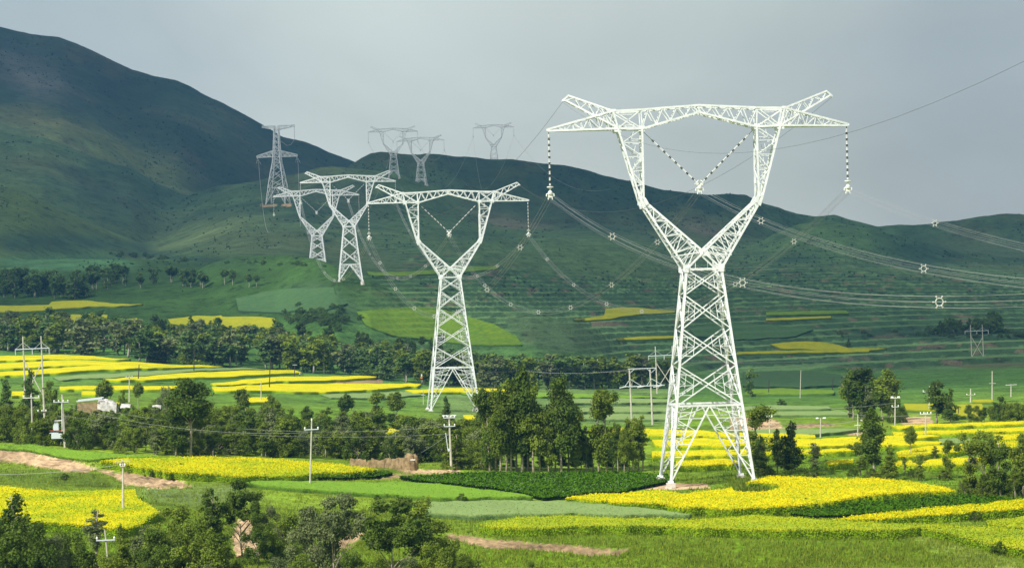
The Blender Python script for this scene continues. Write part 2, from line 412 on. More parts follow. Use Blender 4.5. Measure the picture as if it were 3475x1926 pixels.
SOIL = (.42, .29, .165); SOILD = (.27, .185, .10)
PAINTS = [
 ([(1500, 1880), (1700, 1800), (2100, 1800), (2500, 1830), (3000, 1810), (3250, 1830), (3475, 1900), (3475, 1990), (1500, 1990)], (.11, .19, .010), 20),
 ([(3050, 1800), (3200, 1810), (3475, 1905), (3475, 1990), (3300, 1930)], (.17, .22, .04), 16),
 ([(-60, 1590), (300, 1590), (420, 1640), (420, 1660), (200, 1650), (-60, 1640)], (.10, .16, .02), 16),
 ([(440, 1640), (640, 1650), (800, 1640), (900, 1690), (700, 1720), (520, 1700)], (.12, .17, .05), 16),
 ([(1500, 1300), (2300, 1320), (2300, 1440), (1500, 1440)], (.12, .19, .05), 12),
 ([(-60, 1512), (60, 1520), (160, 1542), (250, 1560), (330, 1588), (290, 1604), (225, 1598), (130, 1584), (60, 1572), (-60, 1566)], SOIL, 16),
 ([(320, 1590), (420, 1598), (480, 1600), (560, 1612), (650, 1642), (610, 1650), (500, 1652), (430, 1646), (390, 1622)], SOIL, 20),
 ([(850, 1725), (890, 1755), (850, 1800), (900, 1835), (890, 1890), (795, 1890), (785, 1830), (800, 1780)], SOIL, 20),
 ([(1060, 1875), (1130, 1845), (1180, 1806), (1240, 1796), (1230, 1832), (1130, 1870)], SOIL, 16),
 ([(1505, 1806), (1580, 1813), (1650, 1824), (1780, 1836), (1900, 1846), (1960, 1850), (2050, 1858), (2140, 1864), (2100, 1884), (2000, 1886), (1900, 1872), (1780, 1862), (1660, 1862), (1580, 1842), (1520, 1828)], SOILD, 9),
 ([(2740, 1738), (2850, 1708), (2950, 1692), (3100, 1678), (3195, 1672), (3195, 1690), (3050, 1696), (2950, 1710), (2850, 1728)], SOIL, 9),
 ([(2480, 1418), (2560, 1412), (2640, 1425), (2664, 1457), (2480, 1460)], SOIL, 8),
 ([(2660, 1440), (2800, 1432), (2860, 1444), (2700, 1454)], SOILD, 8),
 ([(3050, 1415), (3160, 1413), (3165, 1438), (3060, 1438)], SOIL, 5),
 ([(2860, 1465), (2960, 1456), (2960, 1470), (2880, 1476)], SOIL, 6),
 ([(2145, 1645), (2230, 1638), (2400, 1640), (2410, 1655), (2300, 1662), (2160, 1658)], SOIL, 6),
 ([(1040, 1288), (1150, 1282), (1300, 1286), (1300, 1299), (1060, 1299)], SOILD, 5),
 ([(330, 1248), (520, 1246), (520, 1254), (340, 1258)], SOILD, 4),
 ([(1330, 1590), (1480, 1592), (1560, 1592), (1550, 1604), (1400, 1608)], SOIL, 12),
 ([(1200, 1612), (1330, 1604), (1420, 1610), (1420, 1622), (1200, 1624)], SOILD, 10),
 ([(885, 692), (940, 692), (935, 702), (890, 702)], SOIL, 2), ([(955, 690), (992, 690), (990, 700), (960, 700)], SOIL, 2),
 # far hillside grass patches, scrub and a painted patch of sunlight
 ([(-80, 640), (0, 632), (98, 661), (167, 700), (300, 750), (420, 790), (512, 823), (560, 850), (400, 868), (200, 860), (-80, 870)], (.070, .105, .026), 21),
 ([(150, 740), (300, 770), (430, 815), (350, 830), (200, 800)], (.03, .05, .02), 21),
 ([(430, 800), (600, 745), (800, 725), (1050, 790), (1320, 860), (1320, 930), (1050, 860), (850, 865), (620, 850)], (.085, .12, .045), 30),
 ([(640, 640), (720, 648), (830, 668), (930, 678), (900, 700), (780, 690), (680, 672)], (.018, .04, .022), 21),
 ([(100, 640), (300, 630), (480, 660), (420, 690), (200, 680)], (.03, .055, .03), 30),
 ([(1330, 660), (1500, 720), (1700, 770), (2000, 800), (2300, 850), (2300, 960), (1900, 930), (1500, 870), (1330, 800)], (.07, .12, .04), 30),
 ([(2560, 820), (2750, 765), (2950, 770), (3150, 830), (3000, 900), (2700, 900)], (.07, .13, .04), 30),
 ([(1380, 760), (1560, 780), (1760, 800), (1700, 812), (1500, 800)], (.02, .05, .02), 21), ([(1900, 700), (2050, 760), (2150, 800), (2050, 800), (1930, 740)], (.02, .045, .022), 21),
 ([(0, 395), (150, 425), (300, 490), (440, 545), (560, 610), (640, 650), (600, 560), (430, 500), (250, 430), (100, 390)], (.15, .17, .05), 26),  # paler grass, with the sunlit patch put into its colour
 ([(350, 440), (440, 470), (420, 530), (330, 500)], (.12, .15, .04), 30),
 ([(0, 880), (90, 868), (300, 860), (420, 872), (480, 905), (400, 925), (200, 920), (0, 925)], (.055, .13, .05), 6),
 ([(0, 185), (60, 200), (180, 260), (210, 310), (110, 290), (0, 240)], (.16, .15, .13), 40),
 ([(640, 350), (760, 380), (720, 420), (640, 400)], (.05, .09, .05), 30),
 ([(2930, 815), (3080, 820), (3200, 850), (3280, 870), (3200, 920), (3050, 900), (2990, 850)], (.02, .05, .025), 26),
 ([(2610, 880), (2700, 870), (2790, 865), (2780, 885), (2650, 892)], (.02, .05, .025), 16),
 ([(2850, 1120), (3100, 1115), (3300, 1112), (3475, 1120), (3475, 1150), (3200, 1148), (2880, 1140)], (.022, .05, .025), 10),
 ([(400, 850), (480, 845), (640, 870), (880, 890), (860, 900), (650, 885), (450, 868)], (.03, .06, .03), 10),
 ([(0, 790), (300, 800), (520, 830), (500, 850), (250, 840), (0, 850)], (.025, .055, .03), 20),
 ([(1080, 960), (1150, 1000), (1210, 1050), (1200, 1090), (1000, 1040), (930, 990)], (.045, .085, .035), 20),
 ([(1700, 1070), (1950, 1085), (2060, 1150), (2130, 1190), (1900, 1200), (1800, 1170)], (.06, .1, .04), 10),
 ([(2230, 735), (2330, 740), (2500, 800), (2380, 800)], (.14, .13, .08), 20),
 ([(1540, 700), (1800, 760), (1900, 775), (1700, 775)], (.14, .13, .08), 20),
 ([(820, 570), (1200, 700), (1300, 720), (1150, 640), (900, 560)], (.085, .075, .05), 40),
]
_gb = ZC * F / GY - GZ * F / GY
_gu = CX + cs * GA + sn * _gb; _gv = HY - sn * GA + cs * _gb
for p_, c_, s_ in PAINTS:           # bare earth is crumbly: rills, ledges and clods
    if c_ in (SOIL, SOILD) and s_ >= 8:
        k_ = (inpoly(_gu, _gv, np.array(p_, float)) & (np.abs(GA) < 2300)).astype(float)
        GZ = GZ + k_ * ((fbm(GX * 1.1, GY * .35, 95, 4) - .5) * .9 - .1 + (vnoise(GX * 3.1, GY * .8, 96) - .5) * .35)

def gz(a, Y):
    i = np.clip(np.searchsorted(ca, a) - 1, 0, len(ca) - 2); j = np.clip(np.searchsorted(ry, Y) - 1, 0, len(ry) - 2)
    s = np.clip((a - ca[i]) / (ca[i + 1] - ca[i]), 0, 1); t = np.clip((Y - ry[j]) / (ry[j + 1] - ry[j]), 0, 1)
    return (GZ[i, j] * (1 - t) + GZ[i, j + 1] * t) * (1 - s) + (GZ[i + 1, j] * (1 - t) + GZ[i + 1, j + 1] * t) * s

MY = np.geomspace(195, 3000, 1500)
def ground_hit(u, v, h=0.0):
    """where the sight line through photo pixel (u, v) meets the ground (raised by h); returns x, y, z_ground"""
    a, b = unroll(u, v); a = np.atleast_1d(a); b = np.atleast_1d(b)
    Y = np.empty(a.size)
    for c in range(0, a.size, 400):
        aa = a[c:c + 400, None]; bb = b[c:c + 400, None]
        g = gz(np.broadcast_to(aa, (aa.shape[0], MY.size)), np.broadcast_to(MY, (aa.shape[0], MY.size))) + h
        dlt = g - (ZC - bb / F * MY)
        hit = dlt >= 0
        k = np.where(hit.any(1), hit.argmax(1), MY.size - 1)
        k0 = np.maximum(k - 1, 0); n = np.arange(len(k))
        d0 = dlt[n, k0]; d1 = dlt[n, k]
        t = np.where(np.abs(d1 - d0) > 1e-9, np.clip(-d0 / (d1 - d0 + 1e-12), 0, 1), 1)
        Y[c:c + 400] = MY[k0] * (1 - t) + MY[k] * t
    return a / F * Y, Y, gz(a, Y)

def on_ground(u, v):
    x, y, z = ground_hit(u, v)
    return Vector((float(x[0]), float(y[0]), float(z[0])))

def at_depth(u, Y):
    a = u - CX
    return Vector((a / F * Y, Y, float(gz(np.array([a]), np.array([float(Y)]))[0])))

# ---- what grows where (albedo), with some cloud shade put into it
GB = ZC * F / GY - GZ * F / GY
GU = CX + cs * GA + sn * GB; GV = HY - sn * GA + cs * GB
def c3(*c): return np.array(c, float)
T = np.empty(GZ.shape + (3,))
nz1 = fbm(GX * .02, GY * .012, 31)[..., None]; nz2 = fbm(GX * .1, GY * .07, 32)[..., None]; nz3 = fbm(GX * .006, GY * .004, 33, 5)[..., None]
near = c3(.105, .185, .013) * (.55 + .9 * nz2) + c3(.11, .10, .012) * np.clip(nz1 - .38, 0, 1) * 1.6
mid = c3(.07, .155, .03) * (.7 + .6 * nz1)
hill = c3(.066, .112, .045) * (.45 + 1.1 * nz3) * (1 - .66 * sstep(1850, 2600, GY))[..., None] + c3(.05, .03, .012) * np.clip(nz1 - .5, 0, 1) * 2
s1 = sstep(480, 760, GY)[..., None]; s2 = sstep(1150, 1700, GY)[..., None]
s3 = (sstep(880, 1010, GY) * sstep(420, 200, GA))[..., None]  # darkens the slope round the hillock: cloud shade put into the ground colour
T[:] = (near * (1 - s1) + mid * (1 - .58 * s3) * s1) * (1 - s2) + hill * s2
# heath-like dark scrub and paler grass on the mountains
scr = (sstep(.56, .64, fbm(GX * .01, GY * .006, 41, 5)) * sstep(1300, 1700, GY))[..., None]
T = T * (1 - scr * .55) + c3(.02, .05, .03) * scr * .4
# terraces: strips of crops and bare risers
idx = np.floor(GQ + 1e-6); fr = GQ - idx
hsh = vnoise(idx * 3.7 + .5, np.floor(GX / 130 + idx * .37) * 1.9 + .5, 51)[..., None]
crop = c3(.07, .14, .045) + (c3(.15, .25, .09) - c3(.07, .14, .045)) * hsh
crop = np.where(hsh > .93, c3(.10, .10, .05), crop)
riser = np.where(nz2 > .68, c3(.12, .10, .06), c3(.042, .085, .032))
terr = np.where((fr < .30)[..., None], riser, crop)
T = T * (1 - GTM[..., None]) + terr * GTM[..., None]
def blur(m_, r):
    for ax in (0, 1, 0, 1):
        p = np.pad(m_, [(r + 1, r) if k == ax else (0, 0) for k in (0, 1)], mode='edge'); c = np.cumsum(p, axis=ax)
        n_ = m_.shape[ax]
        m_ = (np.take(c, range(2 * r + 1, 2 * r + 1 + n_), ax) - np.take(c, range(0, n_), ax)) / (2 * r + 1)
    return m_
def paint(poly, c, soft=0, P=False, var=.3, bl=0, amt=1.0):
    global T
    poly = np.array(poly, float) * (P2S if P else 1)
    jit = (fbm(GX * .35, GY * .35, 61) - .5) * soft
    k = (inpoly(GU + jit * 2, GV + jit, poly) & (np.abs(GA) < 2300)).astype(float)
    if bl: k = blur(k, bl); k = k * np.clip(.45 + 1.1 * nz1[..., 0], 0, 1)
    k = k[..., None] * amt
    T = T * (1 - k) + c3(*c) * (1 - var / 2 + var * nz2) * k
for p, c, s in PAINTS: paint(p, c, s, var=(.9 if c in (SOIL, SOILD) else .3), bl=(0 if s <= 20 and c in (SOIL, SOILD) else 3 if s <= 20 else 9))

nc, nr = GZ.shape
vid = np.arange(nc * nr).reshape(nc, nr)
quads = np.stack([vid[:-1, :-1], vid[1:, :-1], vid[1:, 1:], vid[:-1, 1:]], -1).reshape(-1, 4)
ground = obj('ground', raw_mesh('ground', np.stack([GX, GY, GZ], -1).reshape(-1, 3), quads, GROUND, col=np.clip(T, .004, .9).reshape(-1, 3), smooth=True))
tag(ground, kind='structure')

# ------------------------------------------------------------------ cloud that shades the far slopes
def cloudmat():
    mt = bpy.data.materials.new('cloud_vapour'); mt.use_nodes = True
    t = mt.node_tree; t.nodes.remove(t.nodes['Principled BSDF']); o = t.nodes['Material Output']; K = t.links.new
    at = t.nodes.new('ShaderNodeAttribute'); at.attribute_name = 'tint'; sp = t.nodes.new('ShaderNodeSeparateColor')
    tr = t.nodes.new('ShaderNodeBsdfTransparent'); tl = t.nodes.new('ShaderNodeBsdfTranslucent'); tl.inputs[0].default_value = (.8, .82, .86, 1)
    df = t.nodes.new('ShaderNodeBsdfDiffuse'); df.inputs[0].default_value = (.75, .75, .76, 1)
    m1 = t.nodes.new('ShaderNodeMixShader'); m1.inputs[0].default_value = .4; m2 = t.nodes.new('ShaderNodeMixShader')
    K(at.outputs['Color'], sp.inputs[0]); K(sp.outputs[0], m2.inputs[0]); K(tl.outputs[0], m1.inputs[1]); K(df.outputs[0], m1.inputs[2])
    K(tr.outputs[0], m2.inputs[1]); K(m1.outputs[0], m2.inputs[2]); K(m2.outputs[0], o.inputs[0])
    return mt
CH = 1500.0
off = SV * (CH / SV.z)
gx, gy = np.meshgrid(np.arange(-2200, 2201, 40.0), np.arange(480, 4600, 30.0), indexing='ij')
edge = np.interp(gx, [-600, -250, -60, 60, 150, 250, 600], [880, 850, 800, 720, 610, 570, 560]) + (fbm(gx * .01, gy * .01, 71) - .5) * 120
al = sstep(0, 110, gy - edge) * sstep(2200, 1700, np.abs(gx)) * sstep(4580, 4200, gy)
thin = sstep(.5, .72, fbm(gx * .0035 + 3.1, gy * .0022, 72, 4))
hole = np.exp(-(((gx + 400) / 170) ** 2 + ((gy - 2380) / 200) ** 2))
lift = np.exp(-(((gx + 85) / 90) ** 2 + ((gy - 1120) / 150) ** 2))  # gap shaped in the unseen cloud so sun whitens the hillock pylons
lift2 = np.exp(-(((gx + 172) / 50) ** 2 + ((gy - 1730) / 70) ** 2))  # second gap, added to let sun onto the tension pylon
al = np.clip(al * (.52 - .25 * thin - .42 * hole - .42 * lift - .4 * lift2), 0, 1)
ncx, ncy = gx.shape
lump = fbm(gx * .006, gy * .006, 73, 5)
def sheet(z): return np.stack([gx + SV.x / SV.z * z, gy + SV.y / SV.z * z, z], -1).reshape(-1, 3)
v0 = sheet(CH + 40 * lump - 60 * np.clip(al * 2, 0, 1)); v1 = sheet(CH + 90 + 260 * lump)
ci = np.arange(ncx * ncy).reshape(ncx, ncy)
q0 = np.stack([ci[:-1, :-1], ci[:-1, 1:], ci[1:, 1:], ci[1:, :-1]], -1).reshape(-1, 4); q1 = q0[:, ::-1] + ncx * ncy
rim = np.concatenate([ci[:, 0], ci[-1, 1:], ci[-2::-1, -1], ci[0, -2:0:-1]]); nxt = np.roll(rim, -1)
q2 = np.stack([rim, nxt, nxt + ncx * ncy, rim + ncx * ncy], -1)
calpha = np.tile(al.reshape(-1, 1), (2, 3))
cloud = obj('cloud', raw_mesh('cloud', np.vstack([v0, v1]), np.vstack([q0, q1, q2]), cloudmat(), col=calpha, smooth=True))
tag(cloud, kind='structure')

# ------------------------------------------------------------------ crop fields
def field(name, poly, cmat, h, label, P=True, du=9, dv=2.6, plants=0, pcol=None, psize=.16, lump=.06):
    poly = np.array(poly, float) * (P2S if P else 1)
    # resample the outline
    o = []
    for i in range(len(poly)):
        p, q = poly[i], poly[(i + 1) % len(poly)]
        n = max(1, int(np.hypot(q[0] - p[0], (q[1] - p[1]) * 3) / 9))
        for k in range(n): o.append(p + (q - p) * k / n)
    o = np.array(o); o[:, 1] += (fbm(o[:, 0] * .018, o[:, 1] * .01, 81, 2) - .5) * min(7, np.ptp(poly[:, 1]) * .22)
    u0, v0 = o.min(0); u1, v1 = o.max(0)
    gu, gv = np.meshgrid(np.arange(u0, u1, du), np.arange(v0, v1, dv), indexing='ij')
    gu = gu + RNG.uniform(-.3, .3, gu.shape) * du; gv = gv + RNG.uniform(-.3, .3, gv.shape) * dv
    k = inpoly(gu, gv, o); gu = gu[k]; gv = gv[k]
    pts = [Vector((x, y * 3)) for x, y in o] + [Vector((x, y * 3)) for x, y in zip(gu, gv)]
    n = len(o)
    r = delaunay_2d_cdt(pts, [(i, (i + 1) % n) for i in range(n)], [list(range(n))], 1, .01)
    pv = np.array([(p.x, p.y / 3) for p in r[0]]); tri = np.array([f for f in r[2] if len(f) == 3], int)
    x, y, z = ground_hit(pv[:, 0], pv[:, 1], h)
    zt = z + h + (fbm(x * .9, y * .6, 82) - .5) * lump * 2
    # outline edges: those used by one triangle only, kept in that triangle's winding
    ed = np.concatenate([tri[:, [0, 1]], tri[:, [1, 2]], tri[:, [2, 0]]])
    key = np.sort(ed, 1); _, inv, cnt = np.unique(key, axis=0, return_inverse=True, return_counts=True)
    be = ed[cnt[inv.ravel()] == 1]
    nv = len(pv); tp = np.stack([x, y, zt], 1)
    V = np.vstack([tp, tp, np.stack([x, y, z + h * .5], 1), np.stack([x, y, z - .25], 1)])
    hgt = np.concatenate([np.ones(2 * nv), np.full(nv, .45), np.zeros(nv)])
    bs = be + nv
    f1 = np.concatenate([np.stack([bs[:, 1], bs[:, 0], bs[:, 0] + nv], 1), np.stack([bs[:, 1], bs[:, 0] + nv, bs[:, 1] + nv], 1)])
    Fc = np.vstack([tri, f1, f1 + nv]); mi = np.zeros(len(Fc), int)
    mats = [cmat]
    if plants:
        A = V[tri[:, 0]]; B = V[tri[:, 1]]; Cc = V[tri[:, 2]]
        ar = np.linalg.norm(np.cross(B - A, Cc - A), axis=1); ar /= ar.sum()
        t = RNG.choice(len(tri), plants, p=ar); r1 = np.sqrt(RNG.random((plants, 1))); r2 = RNG.random((plants, 1))
        Pp = A[t] * (1 - r1) + B[t] * r1 * (1 - r2) + Cc[t] * r1 * r2
        Pp[:, 2] += RNG.uniform(-.12, .2, plants)
        # and along the outline, so the edge is ragged
        mu, mv = (pv[be[:, 0]] + pv[be[:, 1]]).T / 2
        fe = be[~inpoly(mu, mv + 2.0, o)]
        pe = min(int(plants * .7), 14000); ei = RNG.choice(len(fe), pe); w = RNG.random((pe, 1))
        Pe = V[fe[ei, 0]] * (1 - w) + V[fe[ei, 1]] * w; low = RNG.random(pe) ** 1.2 * h; Pe[:, 2] -= low - .1; Pe[:, 0] += RNG.normal(0, .15, pe); Pe[:, 1] -= RNG.random(pe) * .45
        Q = np.vstack([Pp, Pe]); m_ = len(Q)
        d1 = RNG.normal(0, 1, (m_, 3)); d1 /= np.linalg.norm(d1, axis=1)[:, None]
        d2 = np.cross(d1, RNG.normal(0, 1, (m_, 3))); d2 /= np.linalg.norm(d2, axis=1)[:, None]
        s = RNG.uniform(.6, 1.3, (m_, 1)) * psize
        PV = np.concatenate([Q + d1 * s, Q + d2 * s * .8, Q - d1 * s, Q - d2 * s * .8])
        i = np.arange(m_); b0 = len(V)
        pf = np.vstack([np.stack([i, i + m_, i + 2 * m_], 1), np.stack([i, i + 2 * m_, i + 3 * m_], 1)]) + b0
        V = np.vstack([V, PV])
        isf = np.concatenate([RNG.random(len(Pp)) < .85, low < h * .22])
        hgt = np.concatenate([hgt, np.tile(np.where(isf, 1, .3), 4)])
        Fc = np.vstack([Fc, pf]); mi = np.concatenate([mi, np.zeros(len(pf), int)])
    me = raw_mesh(name, V, Fc, mats, mi, col=np.repeat(hgt[:, None], 3, 1), smooth=True)
    ob = obj(name, me)
    return tag(ob, label, 'crop field', kind='stuff')

RP, BA, PO = 'rapeseed_field', 'barley_field', 'potato_field'
field(RP, [(1425, 1252), (1490, 1242), (1560, 1240), (1660, 1233), (1720, 1240), (1790, 1232), (1840, 1226), (1850, 1234), (1900, 1237), (1955, 1229), (1968, 1219), (1930, 1212), (1880, 1212), (1930, 1199), (2010, 1197), (2100, 1203), (2200, 1201), (2300, 1212), (2380, 1224), (2398, 1232), (2300, 1235), (2200, 1243), (2100, 1258), (2000, 1268), (1900, 1275), (1820, 1278), (1740, 1274), (1650, 1266), (1550, 1260)], C_RAPE, 1.1, 'bright yellow rapeseed field around the foot of the big pylon', plants=30000, psize=.085)
field(RP, [(1210, 1318), (1300, 1300), (1420, 1296), (1600, 1303), (1750, 1305), (1900, 1294), (2050, 1303), (2150, 1310), (2250, 1316), (2330, 1324), (2250, 1330), (2100, 1330), (1900, 1331), (1700, 1322), (1500, 1320), (1350, 1325), (1240, 1324)], C_YOUNG, 1.0, 'pale yellow-green rapeseed strip along the near bank', plants=14000, psize=.08)
field(RP, [(2100, 1305), (2220, 1290), (2350, 1276), (2460, 1268), (2576, 1254), (2640, 1248), (2640, 1270), (2500, 1282), (2380, 1290), (2260, 1298), (2180, 1306)], C_RAPE, 1.0, 'bright yellow rapeseed strip climbing to the right below the dark potato patch', plants=10000, psize=.085)
field(RP, [(2260, 1318), (2360, 1320), (2480, 1326), (2600, 1332), (2640, 1385), (2500, 1370), (2420, 1348), (2330, 1330)], C_YOUNG, .9, 'pale yellow-green rapeseed patch in the lower right corner', plants=7000, psize=.08)
field(RP, [(2480, 1312), (2560, 1300), (2640, 1294), (2640, 1322), (2540, 1322)], C_YOUNG, .9, 'small yellow-green rapeseed patch at the right edge of the near bank', plants=2000, psize=.08)
field(RP, [(255, 1158), (320, 1150), (450, 1147), (560, 1148), (640, 1152), (760, 1158), (880, 1170), (945, 1178), (900, 1184), (800, 1190), (700, 1197), (600, 1197), (500, 1190), (420, 1184), (340, 1170)], C_RAPE2, 1.1, 'yellow rapeseed field in front of the mud wall and thicket', plants=16000, psize=.085)
field(RP, [(-60, 1222), (40, 1224), (150, 1236), (250, 1232), (340, 1230), (345, 1250), (380, 1272), (400, 1285), (350, 1318), (300, 1330), (200, 1320), (100, 1310), (-60, 1300)], C_RAPE2, 1.1, 'yellow rapeseed field below the left dirt bank around a lone pole', plants=18000, psize=.08)
RS = [([(2240, 1070), (2400, 1064), (2576, 1057), (2640, 1055), (2640, 1061), (2400, 1071), (2260, 1077)], 'topmost yellow rapeseed strip of the right terraces, under the trees'),
 ([(2245, 1086), (2400, 1081), (2576, 1072), (2640, 1070), (2640, 1079), (2400, 1088), (2250, 1094)], 'second yellow rapeseed strip of the right terraces from the top'),
 ([(1480, 1082), (1560, 1076), (1700, 1079), (1890, 1089), (2050, 1091), (2052, 1098), (1900, 1100), (1700, 1094), (1500, 1091)], 'yellow rapeseed strip seen through the waist of the big pylon legs'),
 ([(1640, 1105), (1750, 1102), (1900, 1104), (2050, 1102), (2200, 1095), (2340, 1093), (2366, 1097), (2260, 1106), (2370, 1111), (2360, 1117), (2200, 1118), (2000, 1120), (1800, 1120), (1650, 1119)], 'broad bright yellow rapeseed strip right of the big pylon legs'),
 ([(1640, 1134), (1800, 1130), (2000, 1129), (2150, 1126), (2150, 1133), (2000, 1138), (1800, 1144), (1640, 1146)], 'yellow rapeseed strip low behind the big pylon legs'),
 ([(2255, 1135), (2330, 1122), (2450, 1115), (2460, 1124), (2400, 1136), (2330, 1143), (2260, 1147)], 'slanting yellow rapeseed patch between the young right-hand trees'),
 ([(2230, 1160), (2330, 1155), (2420, 1150), (2490, 1152), (2490, 1162), (2400, 1168), (2300, 1169), (2230, 1168)], 'lowest yellow rapeseed strip behind the right-hand row of trees'),
 ([(2080, 1160), (2147, 1155), (2147, 1162), (2085, 1167)], 'small yellow rapeseed strip behind the slim right-hand saplings'),
 ([(2500, 1092), (2640, 1087), (2640, 1101), (2505, 1104)], 'yellow rapeseed strip at the right edge under the second terrace'),
 ([(2500, 1112), (2560, 1108), (2560, 1128), (2510, 1130)], 'yellow rapeseed patch behind the forked tree at the right edge'),
 ([(2545, 1150), (2640, 1145), (2640, 1158), (2550, 1160)], 'yellow rapeseed patch cut off by the right edge'),
 ([(1700, 1158), (1830, 1152), (1860, 1160), (1840, 1166), (1700, 1170)], 'yellow rapeseed strip between the legs of the big pylon')]
for p, l in RS: field(RP, p, C_RAPE, .9, l, plants=1200, psize=.09, du=8, dv=2)
LS = [([(-60, 898), (60, 893), (150, 892), (239, 896), (330, 903), (239, 903), (100, 903), (-60, 910)], 'uppermost yellow rapeseed strip of the left terraces, under the wood'),
 ([(-60, 920), (60, 909), (180, 906), (360, 911), (430, 916), (300, 917), (150, 920), (-60, 929)], 'second yellow rapeseed strip of the left terraces from the top'),
 ([(-60, 938), (0, 935), (130, 926), (259, 918), (400, 916), (517, 917), (560, 921), (400, 924), (259, 929), (130, 938), (-60, 948)], 'long third yellow rapeseed strip of the left terraces from the top'),
 ([(259, 953), (350, 946), (431, 939), (575, 932), (741, 930), (760, 936), (680, 941), (575, 946), (431, 951), (300, 956)], 'yellow rapeseed strip of the left terraces ending beside the person'),
 ([(529, 963), (640, 952), (741, 946), (850, 944), (950, 943), (945, 948), (850, 953), (741, 957), (640, 964), (540, 967)], 'yellow rapeseed strip above the bare brown terrace bank'),
 ([(150, 971), (300, 969), (445, 970), (445, 978), (300, 979), (150, 978)], 'short yellow rapeseed strip behind the round sunlit tree'),
 ([(532, 972), (640, 968), (750, 964), (860, 962), (960, 963), (1060, 963), (1050, 969), (930, 979), (815, 984), (750, 984), (640, 982), (540, 981)], 'widest yellow rapeseed strip of the left terraces, below the brown bank'),
 ([(30, 984), (80, 982), (80, 993), (30, 994)], 'small yellow rapeseed patch between the poles of the left frame'),
 ([(205, 983), (260, 984), (270, 988), (240, 992), (205, 990)], 'small yellow rapeseed patch right of the left frame'),
 ([(1019, 980), (1100, 976), (1200, 975), (1300, 977), (1278, 985), (1150, 986), (1040, 986)], 'yellow rapeseed strip seen through the legs of the second pylon'),
 ([(1165, 1044), (1230, 1040), (1320, 1044), (1310, 1052), (1230, 1056), (1170, 1056)], 'small yellow rapeseed patch at the foot of the second pylon'),
 ([(600, 1000), (680, 998), (680, 1010), (610, 1012)], 'small yellow rapeseed patch beside the white pole in the thicket'),
 ([(850, 1078), (960, 1074), (1020, 1078), (1000, 1090), (860, 1092)], 'small yellow rapeseed patch glimpsed inside the thicket'),
 ([(255, 1012), (310, 1010), (315, 1016), (260, 1018)], 'yellow rapeseed strip in front of the white sheeted shed')]
for p, l in LS: field(RP, p, C_RAPE, .8, l, plants=0, du=8, dv=1.6)
